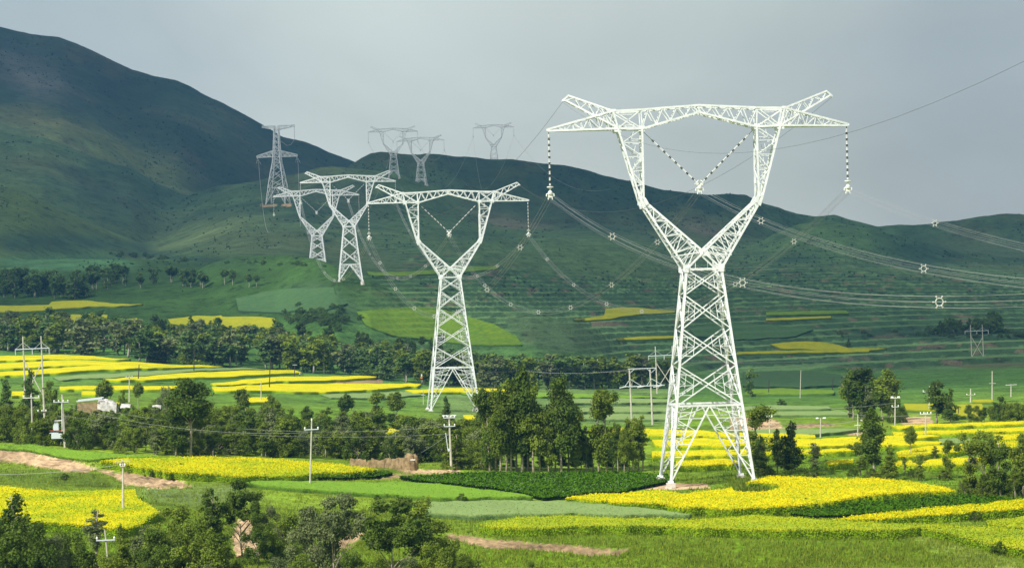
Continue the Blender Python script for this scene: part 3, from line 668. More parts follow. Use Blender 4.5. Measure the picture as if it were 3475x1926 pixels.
FS = [([(-60, 1036), (165, 1034), (175, 1023), (280, 1020), (340, 1026), (420, 1030), (485, 1031), (400, 1037), (300, 1041), (200, 1048), (100, 1055), (-60, 1058)], C_FAR, 'dull yellow rapeseed strip below the dark left wood'),
 ([(229, 1068), (330, 1066), (365, 1068), (362, 1085), (320, 1100), (240, 1095)], C_FAR, 'dull yellow rapeseed patch behind the left end of the forest belt'),
 ([(345, 1095), (390, 1082), (465, 1078), (470, 1100), (440, 1130), (400, 1125)], C_FAR, 'dull yellow rapeseed patch behind the lone tree of the forest belt'),
 ([(570, 1080), (650, 1073), (750, 1068), (755, 1072), (830, 1071), (930, 1078), (940, 1086), (935, 1112), (920, 1128), (890, 1180), (870, 1170), (860, 1125), (760, 1110), (680, 1105), (580, 1095)], C_FAR, 'large dull yellow rapeseed field behind the middle of the forest belt'),
 ([(1210, 1057), (1300, 1047), (1400, 1041), (1500, 1047), (1600, 1078), (1680, 1100), (1750, 1137), (1772, 1168), (1700, 1170), (1600, 1168), (1450, 1152), (1330, 1136), (1240, 1100)], C_FARG, 'large yellow-green field on the slope behind the second pylon'),
 ([(1245, 920), (1350, 922), (1450, 918), (1550, 906), (1690, 901), (1690, 911), (1550, 925), (1450, 931), (1350, 935), (1250, 930)], C_FARG, 'thin yellow-green strip high on the slope right of the hillock'),
 ([(1945, 1085), (2050, 1068), (2055, 1044), (2150, 1043), (2290, 1052), (2290, 1058), (2200, 1062), (2100, 1076), (1980, 1087)], C_FAR, 'dull yellow rapeseed patch left of the big pylon waist'),
 ([(2615, 1167), (2660, 1159), (2780, 1158), (2850, 1170), (2880, 1178), (3010, 1182), (2950, 1187), (2800, 1187), (2650, 1180)], C_FAR, 'dull yellow rapeseed patch on the shaded right terraces'),
 ([(2500, 1194), (2700, 1188), (2950, 1187), (2950, 1191), (2700, 1196), (2500, 1200)], C_FAR, 'thin dull yellow strip right of the big pylon under the shaded patch'),
 ([(2600, 1058), (2750, 1054), (2870, 1052), (2880, 1062), (2750, 1067), (2600, 1068)], C_FARG, 'upper faint yellow-green strip under the sagging conductors'),
 ([(2600, 1080), (2720, 1076), (2820, 1072), (2820, 1077), (2700, 1084), (2600, 1086)], C_FAR, 'lower faint yellow strip under the sagging conductors'),
 ([(2090, 1148), (2180, 1140), (2300, 1138), (2300, 1145), (2180, 1150), (2100, 1152)], C_FAR, 'thin dull yellow strip beside the left leg of the big pylon'),
 ([(3067, 1369), (3164, 1369), (3240, 1370), (3240, 1388), (3164, 1391), (3075, 1388)], C_FAR, 'dull yellow rapeseed patch between the two right tree clumps'),
 ([(3245, 1372), (3332, 1369), (3345, 1395), (3332, 1411), (3245, 1411)], C_FAR, 'dull yellow rapeseed patch behind the small dark pole on the right'),
 ([(3300, 1355), (3370, 1354), (3370, 1361), (3300, 1362)], C_FAR, 'thin dull yellow strip behind the right-hand trees'),
 ([(2530, 1320), (2650, 1316), (2830, 1324), (2830, 1334), (2650, 1336), (2530, 1336)], C_FARG, 'yellow-green strip beyond the tall thin pole right of the big pylon'),
 ([(2520, 1262), (2700, 1255), (2900, 1275), (2900, 1305), (2700, 1312), (2520, 1308)], C_DKGREEN, 'plain green field beyond the tall thin pole right of the big pylon'),
 ([(2340, 1115), (2480, 1090), (2600, 1100), (2760, 1118), (2700, 1140), (2500, 1150), (2360, 1140)], C_DKGREEN, 'grey-green field right of the big pylon body'),
 ([(800, 1010), (950, 980), (1130, 975), (1140, 1000), (1180, 1030), (1100, 1050), (900, 1058), (810, 1050)], C_DKGREEN, 'dark green field on the slope left of the hillock foot')]
for p, cm, l in FS: field(RP if 'ellow' in l else 'wheat_field', p, cm, .8, l, P=False, du=9, dv=1.8)
BS = [([(1040, 1262), (1150, 1258), (1300, 1258), (1430, 1258), (1500, 1265), (1600, 1275), (1700, 1287), (1740, 1291), (1600, 1294), (1450, 1290), (1300, 1290), (1180, 1295), (1080, 1287)], C_BARLEY, .7, 'pale grey-green barley field in the centre foreground', True, 5000),
 ([(610, 1212), (700, 1207), (860, 1210), (1000, 1212), (1100, 1214), (1200, 1228), (1300, 1240), (1340, 1247), (1200, 1250), (1050, 1247), (900, 1238), (750, 1226), (660, 1220)], C_GREEN, .6, 'fresh green field in front of the slim crossarm pole', True, 5000),
 ([(2525, 1378), (2620, 1374), (2810, 1377), (2820, 1384), (2620, 1386), (2525, 1388)], C_BARLEY, .6, 'upper pale barley strip right of the big pylon', False, 0),
 ([(2535, 1398), (2700, 1395), (2860, 1394), (2880, 1404), (2700, 1406), (2540, 1408)], C_BARLEY, .6, 'lower pale barley strip right of the big pylon', False, 0),
 ([(2540, 1458), (2700, 1452), (2850, 1452), (2930, 1454), (2850, 1464), (2700, 1474), (2560, 1472)], C_BARLEY, .6, 'pale barley patch behind the young right-hand tree', False, 0),
 ([(3185, 1488), (3240, 1484), (3280, 1488), (3280, 1500), (3190, 1503)], C_BARLEY, .6, 'small pale barley patch between the right yellow strips', False, 0),
 ([(1560, 1332), (1750, 1328), (1960, 1334), (2190, 1342), (2280, 1345), (2150, 1347), (1900, 1345), (1600, 1342)], C_GREEN, .6, 'topmost green strip behind the poplar row', False, 0),
 ([(1930, 1352), (2100, 1350), (2280, 1353), (2280, 1364), (2100, 1366), (1930, 1366)], C_BARLEY, .6, 'second pale strip behind the poplar row', False, 0),
 ([(1930, 1382), (2100, 1379), (2280, 1382), (2280, 1394), (2100, 1396), (1940, 1396)], C_BARLEY, .6, 'third pale strip behind the poplar row', False, 0),
 ([(1960, 1408), (2100, 1404), (2290, 1406), (2290, 1420), (2100, 1422), (1970, 1420)], C_BARLEY, .6, 'lowest pale strip behind the poplar row', False, 0),
 ([(180, 1278), (349, 1268), (500, 1258), (720, 1247), (830, 1247), (900, 1252), (700, 1255), (520, 1270), (350, 1282), (200, 1288)], C_BARLEY, .5, 'pale grey-green strip between the left yellow terraces', False, 0),
 ([(1090, 1336), (1250, 1332), (1360, 1326), (1440, 1336), (1300, 1350), (1120, 1348)], C_BARLEY, .5, 'pale strip left of the second pylon legs', False, 0),
 ([(-60, 1508), (100, 1508), (230, 1525), (400, 1540), (560, 1546), (420, 1550), (300, 1558), (200, 1548), (80, 1524), (-60, 1516)], C_GREEN, .35, 'grassy green ledge under the transformer poles', False, 3000)]
for p, cm, h, l, Pf, np_ in BS: field(BA, p, cm, h, l, P=Pf, du=9, dv=2.2, plants=np_ // 2, psize=.06)
C_POTATO.node_tree.nodes['Principled BSDF'].inputs['Specular IOR Level'].default_value = 0
field(PO, [(1010, 1200), (1100, 1192), (1240, 1188), (1400, 1188), (1560, 1188), (1680, 1192), (1690, 1205), (1600, 1225), (1560, 1234), (1480, 1238), (1420, 1247), (1370, 1249), (1300, 1234), (1200, 1220), (1110, 1211)], C_POTATO, .45, 'dark green potato field in front of the poplar row', plants=20000, psize=.14)
field(PO, [(2690, 1738), (2830, 1715), (2970, 1702), (3110, 1690), (3260, 1680), (3470, 1688), (3560, 1690), (3475, 1703), (3300, 1712), (3100, 1727), (2950, 1738), (2850, 1746), (2750, 1745)], C_POTATO, .45, 'dark green potato patch below the right trees', P=False, plants=12000, psize=.14)
field(PO, [(560, 1202), (700, 1198), (850, 1189), (960, 1185), (985, 1189), (940, 1196), (800, 1201), (650, 1204)], C_POTATO, .45, 'narrow dark green potato strip under the mud wall', plants=4000, psize=.13)

# white potato blossoms
def blossoms(n, poly, P, label):
    poly = np.array(poly, float) * (P2S if P else 1); u = []; v = []
    while len(u) < n:
        a = RNG.uniform(poly.min(0), poly.max(0), (n * 2, 2)); k = inpoly(a[:, 0], a[:, 1], poly); u += list(a[k, 0]); v += list(a[k, 1])
    x, y, z = ground_hit(np.array(u[:n]), np.array(v[:n]), .6)
    mb = MB()
    for i in range(n): s = random.uniform(.025, .06); mb.box((x[i], y[i], z[i] + .6), (s, s, s * .6))
    tag(mb.build('potato_flowers', WHITEINS), label, 'flowers', kind='stuff')
blossoms(420, [(1030, 1200), (1240, 1190), (1560, 1190), (1680, 1195), (1560, 1230), (1400, 1244), (1300, 1232), (1110, 1209)], True, 'white blossom specks on the dark potato field')

# ------------------------------------------------------------------ grass tufts on the near banks
def tufts(n, u0, u1, v0, v1, s0, s1, label, name='tall_grass'):
    u = RNG.uniform(u0, u1, n); v = RNG.uniform(v0, v1, n)
    k = fbm(u * .012, v * .03, 91) > .22
    for p_, c_, s_ in PAINTS:
        if c_ in (SOIL, SOILD): k &= ~inpoly(u, v, p_)
    u = u[k]; v = v[k]; n = len(u)
    x, y, z = ground_hit(u, v)
    p = np.stack([x, y, z], 1); m_ = n * 3
    p = np.repeat(p, 3, 0) + np.concatenate([RNG.normal(0, .18, (m_, 2)), np.zeros((m_, 1))], 1)
    a = RNG.uniform(0, 6.28, m_); hh = RNG.uniform(s0, s1, m_) * np.repeat(RNG.uniform(.5, 1.3, n), 3)
    w = hh * .22; d = np.stack([np.cos(a), np.sin(a), np.zeros(m_)], 1); l = RNG.normal(0, .3, (m_, 2)) * hh[:, None]
    tip = p + np.stack([l[:, 0], l[:, 1], hh], 1)
    V = np.concatenate([p - d * w[:, None] - [0, 0, .1], p + d * w[:, None] - [0, 0, .1], tip]); i = np.arange(m_)
    c = np.repeat(RNG.uniform(.1, .9, n), 3); c = np.tile(c, 3)[:, None].repeat(3, 1)
    tag(obj(name, raw_mesh(name, V, np.stack([i, i + m_, i + 2 * m_], 1), GRASSM, col=c)), label, 'grass', kind='stuff')
tufts(42000, -40, 3520, 1730, 1926, .14, .4, 'rough grass on the near banks and slopes')
tufts(15000, -40, 1700, 1560, 1760, .12, .36, 'rough grass below the left dirt bank')
tufts(9000, 2200, 3520, 1560, 1740, .15, .45, 'rough grass at the foot of the right-hand trees')

tufts(2600, 2480, 2655, 1630, 1668, .3, .8, 'tall weeds round the front right footing of the big pylon')

# ------------------------------------------------------------------ trees
def leaves(lobes, n, size, up=.35, seed=0, droop=0):
    r = np.random.default_rng(seed)
    lob = np.array(lobes, float); w = (lob[:, 3] * lob[:, 4] * lob[:, 5]) ** .75; w /= w.sum()
    k = r.choice(len(lob), n, p=w)
    d = r.normal(0, 1, (n, 3)); d /= np.linalg.norm(d, axis=1)[:, None]
    rad = r.random((n, 1)) ** .42
    q = lob[k, :3] + d * rad * lob[k, 3:6] * (1.05 + .38 * np.abs(r.normal(0, 1, (n, 1))) * (r.random((n, 1)) < .4))
    nrm = d * .8 + r.normal(0, .6, (n, 3)); nrm[:, 2] += up; nrm /= np.linalg.norm(nrm, axis=1)[:, None]
    t = np.cross(nrm, r.normal(0, 1, (n, 3))); t /= np.linalg.norm(t, axis=1)[:, None]; b = np.cross(nrm, t)
    s = r.uniform(.55, 1.25, (n, 1)) * size
    V = np.concatenate([q + t * s, q + b * s * .62 + nrm * s * .15, q - t * s, q - b * s * .62 + nrm * s * .15])
    i = np.arange(n)
    lc = r.random(len(lob))[k]
    c = np.clip(.15 + .5 * lc + .35 * r.random(n), 0, 1)
    return V, np.stack([i, i + n, i + 2 * n, i + 3 * n], 1), np.tile(c, 4)[:, None].repeat(3, 1)

def crown_lobes(kind, r):
    L_ = []
    if kind == 'poplar':
        for z in np.arange(2.6, 9.8, .62):
            f = (z - 2.6) / 7.2; w = .35 + 1.25 * math.sin(math.pi * min(1, (f * .85 + .15))) ** .8
            for _ in range(2): L_.append((r.normal(0, .45) * w, r.normal(0, .45) * w, z + r.normal(0, .2), w * r.uniform(.45, .8), w * r.uniform(.45, .8), r.uniform(.45, .8)))
    elif kind == 'round':
        for _ in range(30):
            d = np.array([r.normal(), r.normal(), r.normal()]); d /= np.linalg.norm(d)
            L_.append((d[0] * 1.7, d[1] * 1.7, 6.6 + d[2] * 2.2, r.uniform(.45, .95), r.uniform(.45, .95), r.uniform(.4, .75)))
        L_.append((0, 0, 6.6, 1.5, 1.5, 1.7))
    elif kind == 'tall':          # bushy lower crown, gap, head on a bare stem
        for z in np.arange(1.6, 5.6, .5): L_.append((r.normal(0, .5), r.normal(0, .5), z, r.uniform(.5, 1.1), r.uniform(.5, 1.1), r.uniform(.4, .7)))
        for _ in range(10): L_.append((r.normal(0, .75), r.normal(0, .75), r.uniform(6.4, 9.3), r.uniform(.5, .95), r.uniform(.5, .95), r.uniform(.4, .8)))
    elif kind == 'conical':
        for z in np.arange(1.2, 9.7, .5):
            w = 2.1 * (1 - (z / 10.2)) ** .8 + .2
            for _ in range(3): L_.append((r.normal(0, .5) * w, r.normal(0, .5) * w, z, w * r.uniform(.4, .7), w * r.uniform(.4, .7), r.uniform(.3, .55)))
    elif kind == 'bush':
        for _ in range(44):
            a = r.uniform(0, 6.28); q = r.random() ** .5 * 3.9; z = r.uniform(.6, 8.6) * (1 - (q / 5.2) ** 2)
            L_.append((math.cos(a) * q, math.sin(a) * q, max(z, .7), r.uniform(.45, 1.15), r.uniform(.45, 1.15), r.uniform(.45, 1.1)))
    elif kind == 'spread':        # forked open tree
        for _ in range(28):
            a = r.uniform(0, 6.28); q = r.random() ** .6 * 3.3; z = 5.8 + r.uniform(-1.6, 3.6) * (1 - (q / 4.5) ** 2)
            L_.append((math.cos(a) * q, math.sin(a) * q, z, r.uniform(.45, 1.0), r.uniform(.45, 1.0), r.uniform(.35, .7)))
    elif kind == 'sapling':
        for z in np.arange(2.2, 9.6, .75):
            w = .9 * math.sin(math.pi * (z - 1.6) / 8.6) + .2
            L_.append((r.normal(0, .4) * w, r.normal(0, .4) * w, z, w * r.uniform(.5, .9), w * r.uniform(.5, .9), r.uniform(.3, .6)))
    return L_

def trunk_mesh(kind, seed, bark, r0=.17):
    r = random.Random(seed); mb = MB(); top = {'poplar': 9.2, 'round': 7.5, 'tall': 9.0, 'conical': 9.4, 'bush': 3.0, 'spread': 4.2, 'sapling': 9.3}[kind]
    n = 6; p = []; x = y = 0
    for i in range(n + 1):
        p.append((x, y, -.4 + (top + .4) * i / n)); x += r.uniform(-.12, .12); y += r.uniform(-.12, .12)
    mb.tube(p, [r0 * (1 - .75 * i / n) * (1.25 if i == 0 else 1) for i in range(n + 1)], 8)
    k = {'poplar': 9, 'round': 9, 'tall': 8, 'conical': 6, 'bush': 10, 'spread': 9, 'sapling': 5}[kind]
    for i in range(k):
        f = r.uniform(.35, .92) if kind not in ('bush', 'spread') else r.uniform(.2, 1)
        j = min(int(f * n), n - 1); b = Vector(p[j]).lerp(Vector(p[j + 1]), f * n - j)
        a = r.uniform(0, 6.28); ln = {'poplar': 1.4, 'round': 2.3, 'tall': 1.3, 'conical': 1.6, 'bush': 3.6, 'spread': 3.6, 'sapling': .9}[kind] * r.uniform(.6, 1.1)
        up = ln * r.uniform(.5, 1.1); d = Vector((math.cos(a) * ln * .8, math.sin(a) * ln * .8, up))
        mb.tube([b, b + d * .5 + Vector((0, 0, .1 * ln)), b + d], [r0 * .42, r0 * .28, r0 * .1], 6, cap=False)
    return mb.mesh('trunk', bark, True)

PROTO = {}
def proto(kind, var, lod, leaf):
    key = (kind, var, lod, leaf.name)
    if key not in PROTO:
        r = np.random.default_rng(sum(map(ord, kind)) + var * 13)
        n, s = {'near': (8000, .165), 'mid': (3600, .225), 'far': (1200, .40)}[lod]
        n = int(n * {'poplar': .9, 'round': 1.1, 'tall': .75, 'conical': .9, 'bush': 1.35, 'spread': 1, 'sapling': .4}[kind])
        V, Q, c = leaves(crown_lobes(kind, r), n, s * (1.0 if kind != 'sapling' else .8), seed=var * 7 + len(kind))
        PROTO[key] = (raw_mesh('crown', V, Q, leaf, col=c), trunk_mesh(kind, var + len(kind), BARK if lod != 'far' else BARKFAR, .2 if lod == 'far' else .16))
    return PROTO[key]

def tree(kind, loc, h, label, lod='mid', leaf=None, group=None, wide=1.0, name=None, cat=None, var=None):
    leaf = leaf or LEAF; var = random.randrange(3) if var is None else var
    cr, tk = proto(kind, var, lod, leaf)
    isb = kind == 'bush'
    o = thing({'poplar': 'poplar_tree', 'tall': 'poplar_tree', 'conical': 'conical_tree', 'sapling': 'sapling', 'bush': 'bush', 'round': 'broadleaf_tree', 'spread': 'forked_tree'}[kind], label, cat or ('bush' if isb else 'tree'), loc, random.uniform(0, 6.28), group)
    s = h / 10.0
    o.scale = (s * wide, s * wide, s)
    c = obj('crown', cr, o); t = obj('trunk', tk, o)
    return o

def tree_px(kind, u, vb, vt, label, Y=None, **k):
    p = on_ground(u, vb) if Y is None else at_depth(u, Y)
    ztop = ZC - float(unroll(u, vt)[1]) / F * p.y
    return tree(kind, p, max(1.0, (ztop - p.z) * 1.03), label, **k)

ORD = ['first', 'second', 'third', 'fourth', 'fifth', 'sixth', 'seventh', 'eighth', 'ninth', 'tenth', 'eleventh', 'twelfth', 'thirteenth', 'fourteenth', 'fifteenth', 'sixteenth', 'seventeenth', 'eighteenth']
# poplar row behind the potato field (u, base v, top v, kind, width)
ROW = [(1663, 1600, 1312, 'tall', 1.2, 'tree with a dark round head'), (1698, 1603, 1325, 'poplar', 1.25, 'bushy poplar'), (1735, 1602, 1300, 'poplar', 1.3, 'tall poplar'), (1772, 1602, 1258, 'poplar', 1.35, 'tallest poplar'),
 (1811, 1602, 1318, 'poplar', 1.25, 'thick poplar'), (1862, 1602, 1412, 'tall', 1.2, 'shorter poplar'), (1905, 1603, 1283, 'poplar', 1.35, 'tall dense poplar'), (1954, 1602, 1395, 'tall', 1.1, 'thin poplar'),
 (1989, 1602, 1440, 'sapling', 1.5, 'sparse young poplar'), (2033, 1602, 1318, 'tall', 1.3, 'tall bare-stemmed poplar'), (2058, 1600, 1325, 'tall', 1.3, 'poplar with a high open head'), (2097, 1601, 1440, 'poplar', 1.25, 'low dense poplar'),
 (2118, 1601, 1455, 'poplar', 1.1, 'low poplar'), (2150, 1601, 1415, 'tall', 1.2, 'ragged poplar'), (2180, 1598, 1400, 'sapling', 1.7, 'feathery young poplar')]
for i, (u, vb, vt, kd, w, ds) in enumerate(ROW):
    tree_px(kd, u, vb, vt, '%s, %s from left behind the potato field' % (ds, ORD[i]), lod='near', leaf=LEAFD if i in (0, 3, 6, 11) else LEAF, wide=w * .66, name='poplar_tree', group='poplar row behind the potato field')
for i, (u, vt) in enumerate([(1682, 1372), (1718, 1350), (1752, 1318), (1792, 1345), (1832, 1380), (1884, 1362), (1928, 1338), (1972, 1452), (2012, 1470), (2078, 1452), (2134, 1440), (2166, 1450)]):
    tree_px('poplar', u, 1598, vt, 'slim poplar standing between the taller ones of the row', lod='near', leaf=LEAFD if i % 2 else LEAF, wide=.85, name='poplar_tree', group='slim poplars of the row')
for i in range(9):   # darker undergrowth in the row
    tree_px('conical', 1690 + i * 52 + random.uniform(-8, 8), 1590, random.uniform(1490, 1525), 'low dark tree filling the gaps in the poplar row', lod='mid', leaf=LEAFD, wide=1.2, group='undergrowth of the poplar row')
# right-hand row
RZ = [(250, 1222, 890, 'conical', 1.0, 'dark bushy tree'), (225, 1150, 650, 'tall', 1.3, 'open-headed tree'), (390, 1203, 860, 'poplar', .9, 'narrow dark tree'), (505, 1210, 775, 'conical', 1.15, 'tall dark ragged tree'), (700, 1222, 945, 'sapling', 2.0, 'pale feathery tree'),
 (1060, 1222, 945, 'tall', 1.4, 'open bushy tree'), (1172, 1240, 700, 'poplar', 1.25, 'tallest dark tree with a pale stem'), (1300, 1262, 965, 'conical', 1.1, 'mid-green tree'), (1465, 1080, 805, 'round', .8, 'round-headed sapling'), (1410, 1200, 1060, 'sapling', 1.6, 'short thin sapling'),
 (1550, 1262, 1045, 'tall', 1.4, 'low open tree'), (1660, 1120, 975, 'sapling', 1.9, 'small feathery sapling'), (1757, 1232, 930, 'tall', 1.0, 'slim sapling'), (1950, 1362, 870, 'tall', 1.0, 'slender tree with a bare stem'), (2070, 1372, 830, 'spread', .9, 'forked tree'),
 (2196, 1392, 920, 'tall', 1.25, 'leaning dark-headed tree'), (2312, 1400, 1120, 'sapling', 1.3, 'bare-stemmed sapling'), (2372, 1385, 905, 'poplar', 1.1, 'tree cut by the picture edge')]
for i, (x, yb, yt, kd, w, ds) in enumerate(RZ):
    tree_px(kd, 2475 + x * .4202, 1100 + yb * .4202, 1100 + yt * .4202, '%s, %s from the left along the right field edge' % (ds, ORD[i]), lod='near', leaf=LEAFP if 'pale' in ds and kd == 'sapling' else (LEAFD if 'dark' in ds else LEAF), wide=w, group='trees along the right field edge')
for i in range(26):
    x = random.uniform(1900, 2420)
    tree_px('bush', 2475 + x * .4202, 1100 + random.uniform(1355, 1385) * .4202, 1100 + random.uniform(1150, 1290) * .4202, 'green shrub under the slender trees at the right edge', lod='mid', leaf=random.choice([LEAF, LEAF, LEAFD]), wide=.9, name='shrub', group='shrubs at the right edge')
for i in range(14):
    x = random.uniform(200, 1800)
    tree_px('bush', 2475 + x * .4202, 1100 + (1215 + x * .02 + random.uniform(-15, 15)) * .4202, 1100 + random.uniform(1130, 1180) * .4202, 'low shrub along the upper edge of the main yellow field', lod='mid', leaf=random.choice([LEAF, LEAFD]), wide=1.3, name='shrub', group='shrubs above the main yellow field')
# clumps beyond the right terraces
CL = [(1000, 770, 345, 'round', 1.1), (1100, 770, 355, 'poplar', 1.7), (960, 745, 420, 'round', 1.1), (1060, 765, 480, 'bush', .9), (1160, 770, 470, 'round', 1.1), (1290, 780, 372, 'poplar', 1.5), (1240, 785, 490, 'round', 1.2), (1340, 795, 560, 'bush', .85), (1395, 795, 640, 'bush', .8), (1120, 770, 590, 'bush', .8)]
for x, yb, yt, kd, w in CL:
    tree_px(kd, 2475 + x * .4202, 1100 + yb * .4202, 1100 + yt * .4202, 'leafy tree in the large clump beyond the yellow terraces', lod='mid', leaf=random.choice([LEAF, LEAFP, LEAF, LEAFD]), wide=w, name='tree', cat='tree', group='large clump beyond the yellow terraces')
CL2 = [(1680, 800, 465, 'poplar', 1.5, 'dark pointed tree, left of the pair beyond the yellow terraces'), (1790, 800, 505, 'conical', 1.0, 'dark tree, right of the pair beyond the yellow terraces')]
for x, yb, yt, kd, w, lb in CL2: tree_px(kd, 2475 + x * .4202, 1100 + yb * .4202, 1100 + yt * .4202, lb, lod='mid', leaf=LEAFD, wide=w)
for x, yt in [(1930, 640), (1990, 620), (2060, 660), (2110, 650), (2170, 600), (2200, 560), (2260, 600), (2310, 600), (2360, 630), (2400, 600), (2030, 690), (2140, 680), (2290, 680)]:
    tree_px('round' if yt > 620 else 'bush', 2475 + x * .4202, 1100 + 785 * .4202, 1100 + yt * .4202, 'leafy tree in the right end clump beyond the yellow terraces', lod='mid', leaf=random.choice([LEAF, LEAFD, LEAF]), wide=1.0, name='tree', cat='tree', group='right end clump beyond the yellow terraces')
tree_px('tall', 2546, 1346, 1248, 'slim dark tree standing right of the big pylon body', lod='mid', leaf=LEAFB, wide=1.2)
tree_px('conical', 2880, 1178, 1146, 'tiny dark tree on the shaded right terraces', lod='far', leaf=LEAFB, wide=1.3)
tree_px('bush', 2652, 1376, 1350, 'dark round bush on the pale barley strips', lod='mid', leaf=LEAFD, wide=1.6)
# big round sunlit tree and its companions on the left
tree_px('round', 648, 1550, 1268, 'big round dark tree on a tall pale stem in the thicket', lod='near', leaf=LEAFD, wide=1.15)
tree_px('tall', 676, 1548, 1400, 'thin tree with a pale stem beside the big round one', lod='near', leaf=LEAF, wide=1.0)
tree_px('round', 356, 1420, 1280, 'small round tree left of the white pole', lod='mid', leaf=LEAF, wide=.9)
for u, vb, vt, kd, w, lb in [(22, 1400, 1282, 'conical', 1.0, 'small dark pointed tree at the left edge beside the pole frame'), (170, 1420, 1278, 'bush', .7, 'leafy tree right of the left pole frame'), (105, 1400, 1250, 'conical', .9, 'dark tree between the legs of the left pole frame'), (415, 1400, 1315, 'bush', .55, 'light green bush beside the white pole'), (470, 1390, 1290, 'round', .8, 'light green tree right of the white pole'), (560, 1420, 1295, 'bush', .7, 'pale tree left of the big round one'), (825, 1440, 1312, 'round', 1.0, 'round-topped tree left of the short white pole'), (925, 1440, 1310, 'bush', .8, 'leafy tree right of the short white pole'), (1175, 1450, 1330, 'round', 1.0, 'dark round tree left of the second pylon'), (1282, 1440, 1325, 'tall', 1.4, 'slim tree near the second pylon'), (1345, 1445, 1322, 'round', 1.1, 'round tree just left of the second pylon'), (1515, 1440, 1340, 'conical', .9, 'dark tree at the right leg of the second pylon'), (1643, 1480, 1310, 'conical', .9, 'dark tree right of the second pylon foot')]:
    tree_px(kd, u, vb, vt, lb, lod='mid', leaf=LEAF if 'light' in lb or 'leafy' in lb else LEAFP if 'pale' in lb else LEAFD if 'dark' in lb else LEAF, wide=w, name='tree', cat='tree')
# thicket
for i in range(250):
    u = random.uniform(-60, 1650); t = random.random() ** .8
    lim = float(np.interp(u, [0, 300, 420, 600, 1100, 1350, 1650], [1370, 1395, 1390, 1370, 1380, 1400, 1420]))
    vb = 1440 + t * float(np.interp(u, [0, 300, 600, 900, 1250, 1400, 1650], [62, 88, 108, 112, 120, 148, 158]))
    hp = random.uniform(70, 140) * (.7 + .4 * t)
    kd = random.choice(['bush', 'bush', 'bush', 'conical', 'round', 'poplar', 'tall'])
    tree_px(kd, u, vb, max(vb - hp, lim), 'leafy tree in the dense thicket across the middle of the valley', lod='mid', leaf=random.choice([LEAF, LEAF, LEAFD, LEAFP, LEAF]), wide=random.uniform(.85, 1.25) if kd == 'bush' else random.uniform(1.2, 1.8), name='tree', cat='tree', group='thicket in the middle of the valley')
for i in range(72):
    u = -60 + i * 20.5 + random.uniform(-12, 12)
    vb = float(np.interp(u, [-60, 230, 400, 560, 1000, 1250, 1420], [1497, 1516, 1534, 1543, 1552, 1562, 1580])) - random.uniform(0, 14)
    kd = random.choice(['bush', 'bush', 'bush', 'poplar', 'tall', 'sapling'])
    tree_px(kd, u, vb, vb - random.uniform(60, 105), 'leafy shrub or young tree along the front edge of the thicket', lod='mid', leaf=random.choice([LEAF, LEAF, LEAFP, LEAFD]), wide=random.uniform(.9, 1.25) if kd == 'bush' else 1.4, name='tree', cat='tree', group='front edge of the thicket')
for u, vb, vt in ((262, 1418, 1356), (300, 1424, 1366), (410, 1412, 1352), (440, 1416, 1358), (520, 1410, 1350), (380, 1424, 1368)):
    tree_px('bush', u, vb, vt, 'leafy bush in front of the sheeted shed', lod='mid', leaf=LEAF, wide=1.0, group='bushes in front of the sheeted shed')
# forest belt behind the left terraces and centre
for i in range(250):
    u = random.uniform(-60, 2270)
    vfront = float(np.interp(u, [-60, 110, 250, 420, 560, 760, 900, 1050, 1250, 1330, 1500, 1700, 1950, 2150, 2270], [1188, 1196, 1205, 1222, 1238, 1246, 1252, 1266, 1275, 1300, 1308, 1318, 1320, 1318, 1318]))
    dep = float(np.interp(u, [-60, 400, 900, 1200, 1500, 1800, 2270], [70, 72, 75, 62, 45, 30, 18]))
    t = random.random() ** 1.5
    vb = vfront - t * dep
    hp = random.uniform(85, 125) * (1 - .25 * t) * float(np.interp(u, [0, 900, 1500, 2200], [1, 1, .95, .95]))
    kd = random.choice(['round', 'tall', 'poplar', 'poplar', 'conical', 'tall'])
    tree_px(kd, u, vb, vb - hp, 'green tree standing in the forest belt behind the yellow terraces', lod='far', leaf=random.choice([LEAFB, LEAF, LEAFP, LEAFB, LEAF]), wide=random.uniform(1.4, 2.0), group='forest belt behind the yellow terraces')
for i in range(40):
    u = random.uniform(430, 1500); vb = float(np.interp(u, [430, 900, 1200, 1500], [1140, 1160, 1185, 1200])) + random.uniform(-14, 14)
    tree_px(random.choice(['round', 'bush', 'conical']), u, vb, vb - random.uniform(45, 80), 'dark tree on the rising ground behind the forest belt', lod='far', leaf=random.choice([LEAFB, LEAFD]), wide=1.1, name='tree', cat='tree', group='dark trees behind the forest belt')
# far left wood
for i in range(70):
    u = random.uniform(-60, 320) if i < 44 else random.uniform(300, 700)
    vb = (random.uniform(985, 1015) if u < 300 else random.uniform(955, 985)); hp = random.uniform(60, 85) if u < 300 else random.uniform(40, 68)
    tree_px(random.choice(['poplar', 'tall', 'conical']) if u < 300 else random.choice(['round', 'tall']), u, vb, vb - hp, 'dark tree in the shaded wood far left below the mountain', lod='far', leaf=LEAFB, wide=1.4, group='shaded wood below the mountain')
for u, vb, vt in [(763, 965, 908), (790, 968, 912), (845, 975, 925), (870, 972, 930), (680, 970, 915)]:
    tree_px('round', u, vb, vt, 'separate round tree right of the shaded far wood', lod='far', leaf=LEAFB, wide=1.1, group='separate trees right of the far wood')
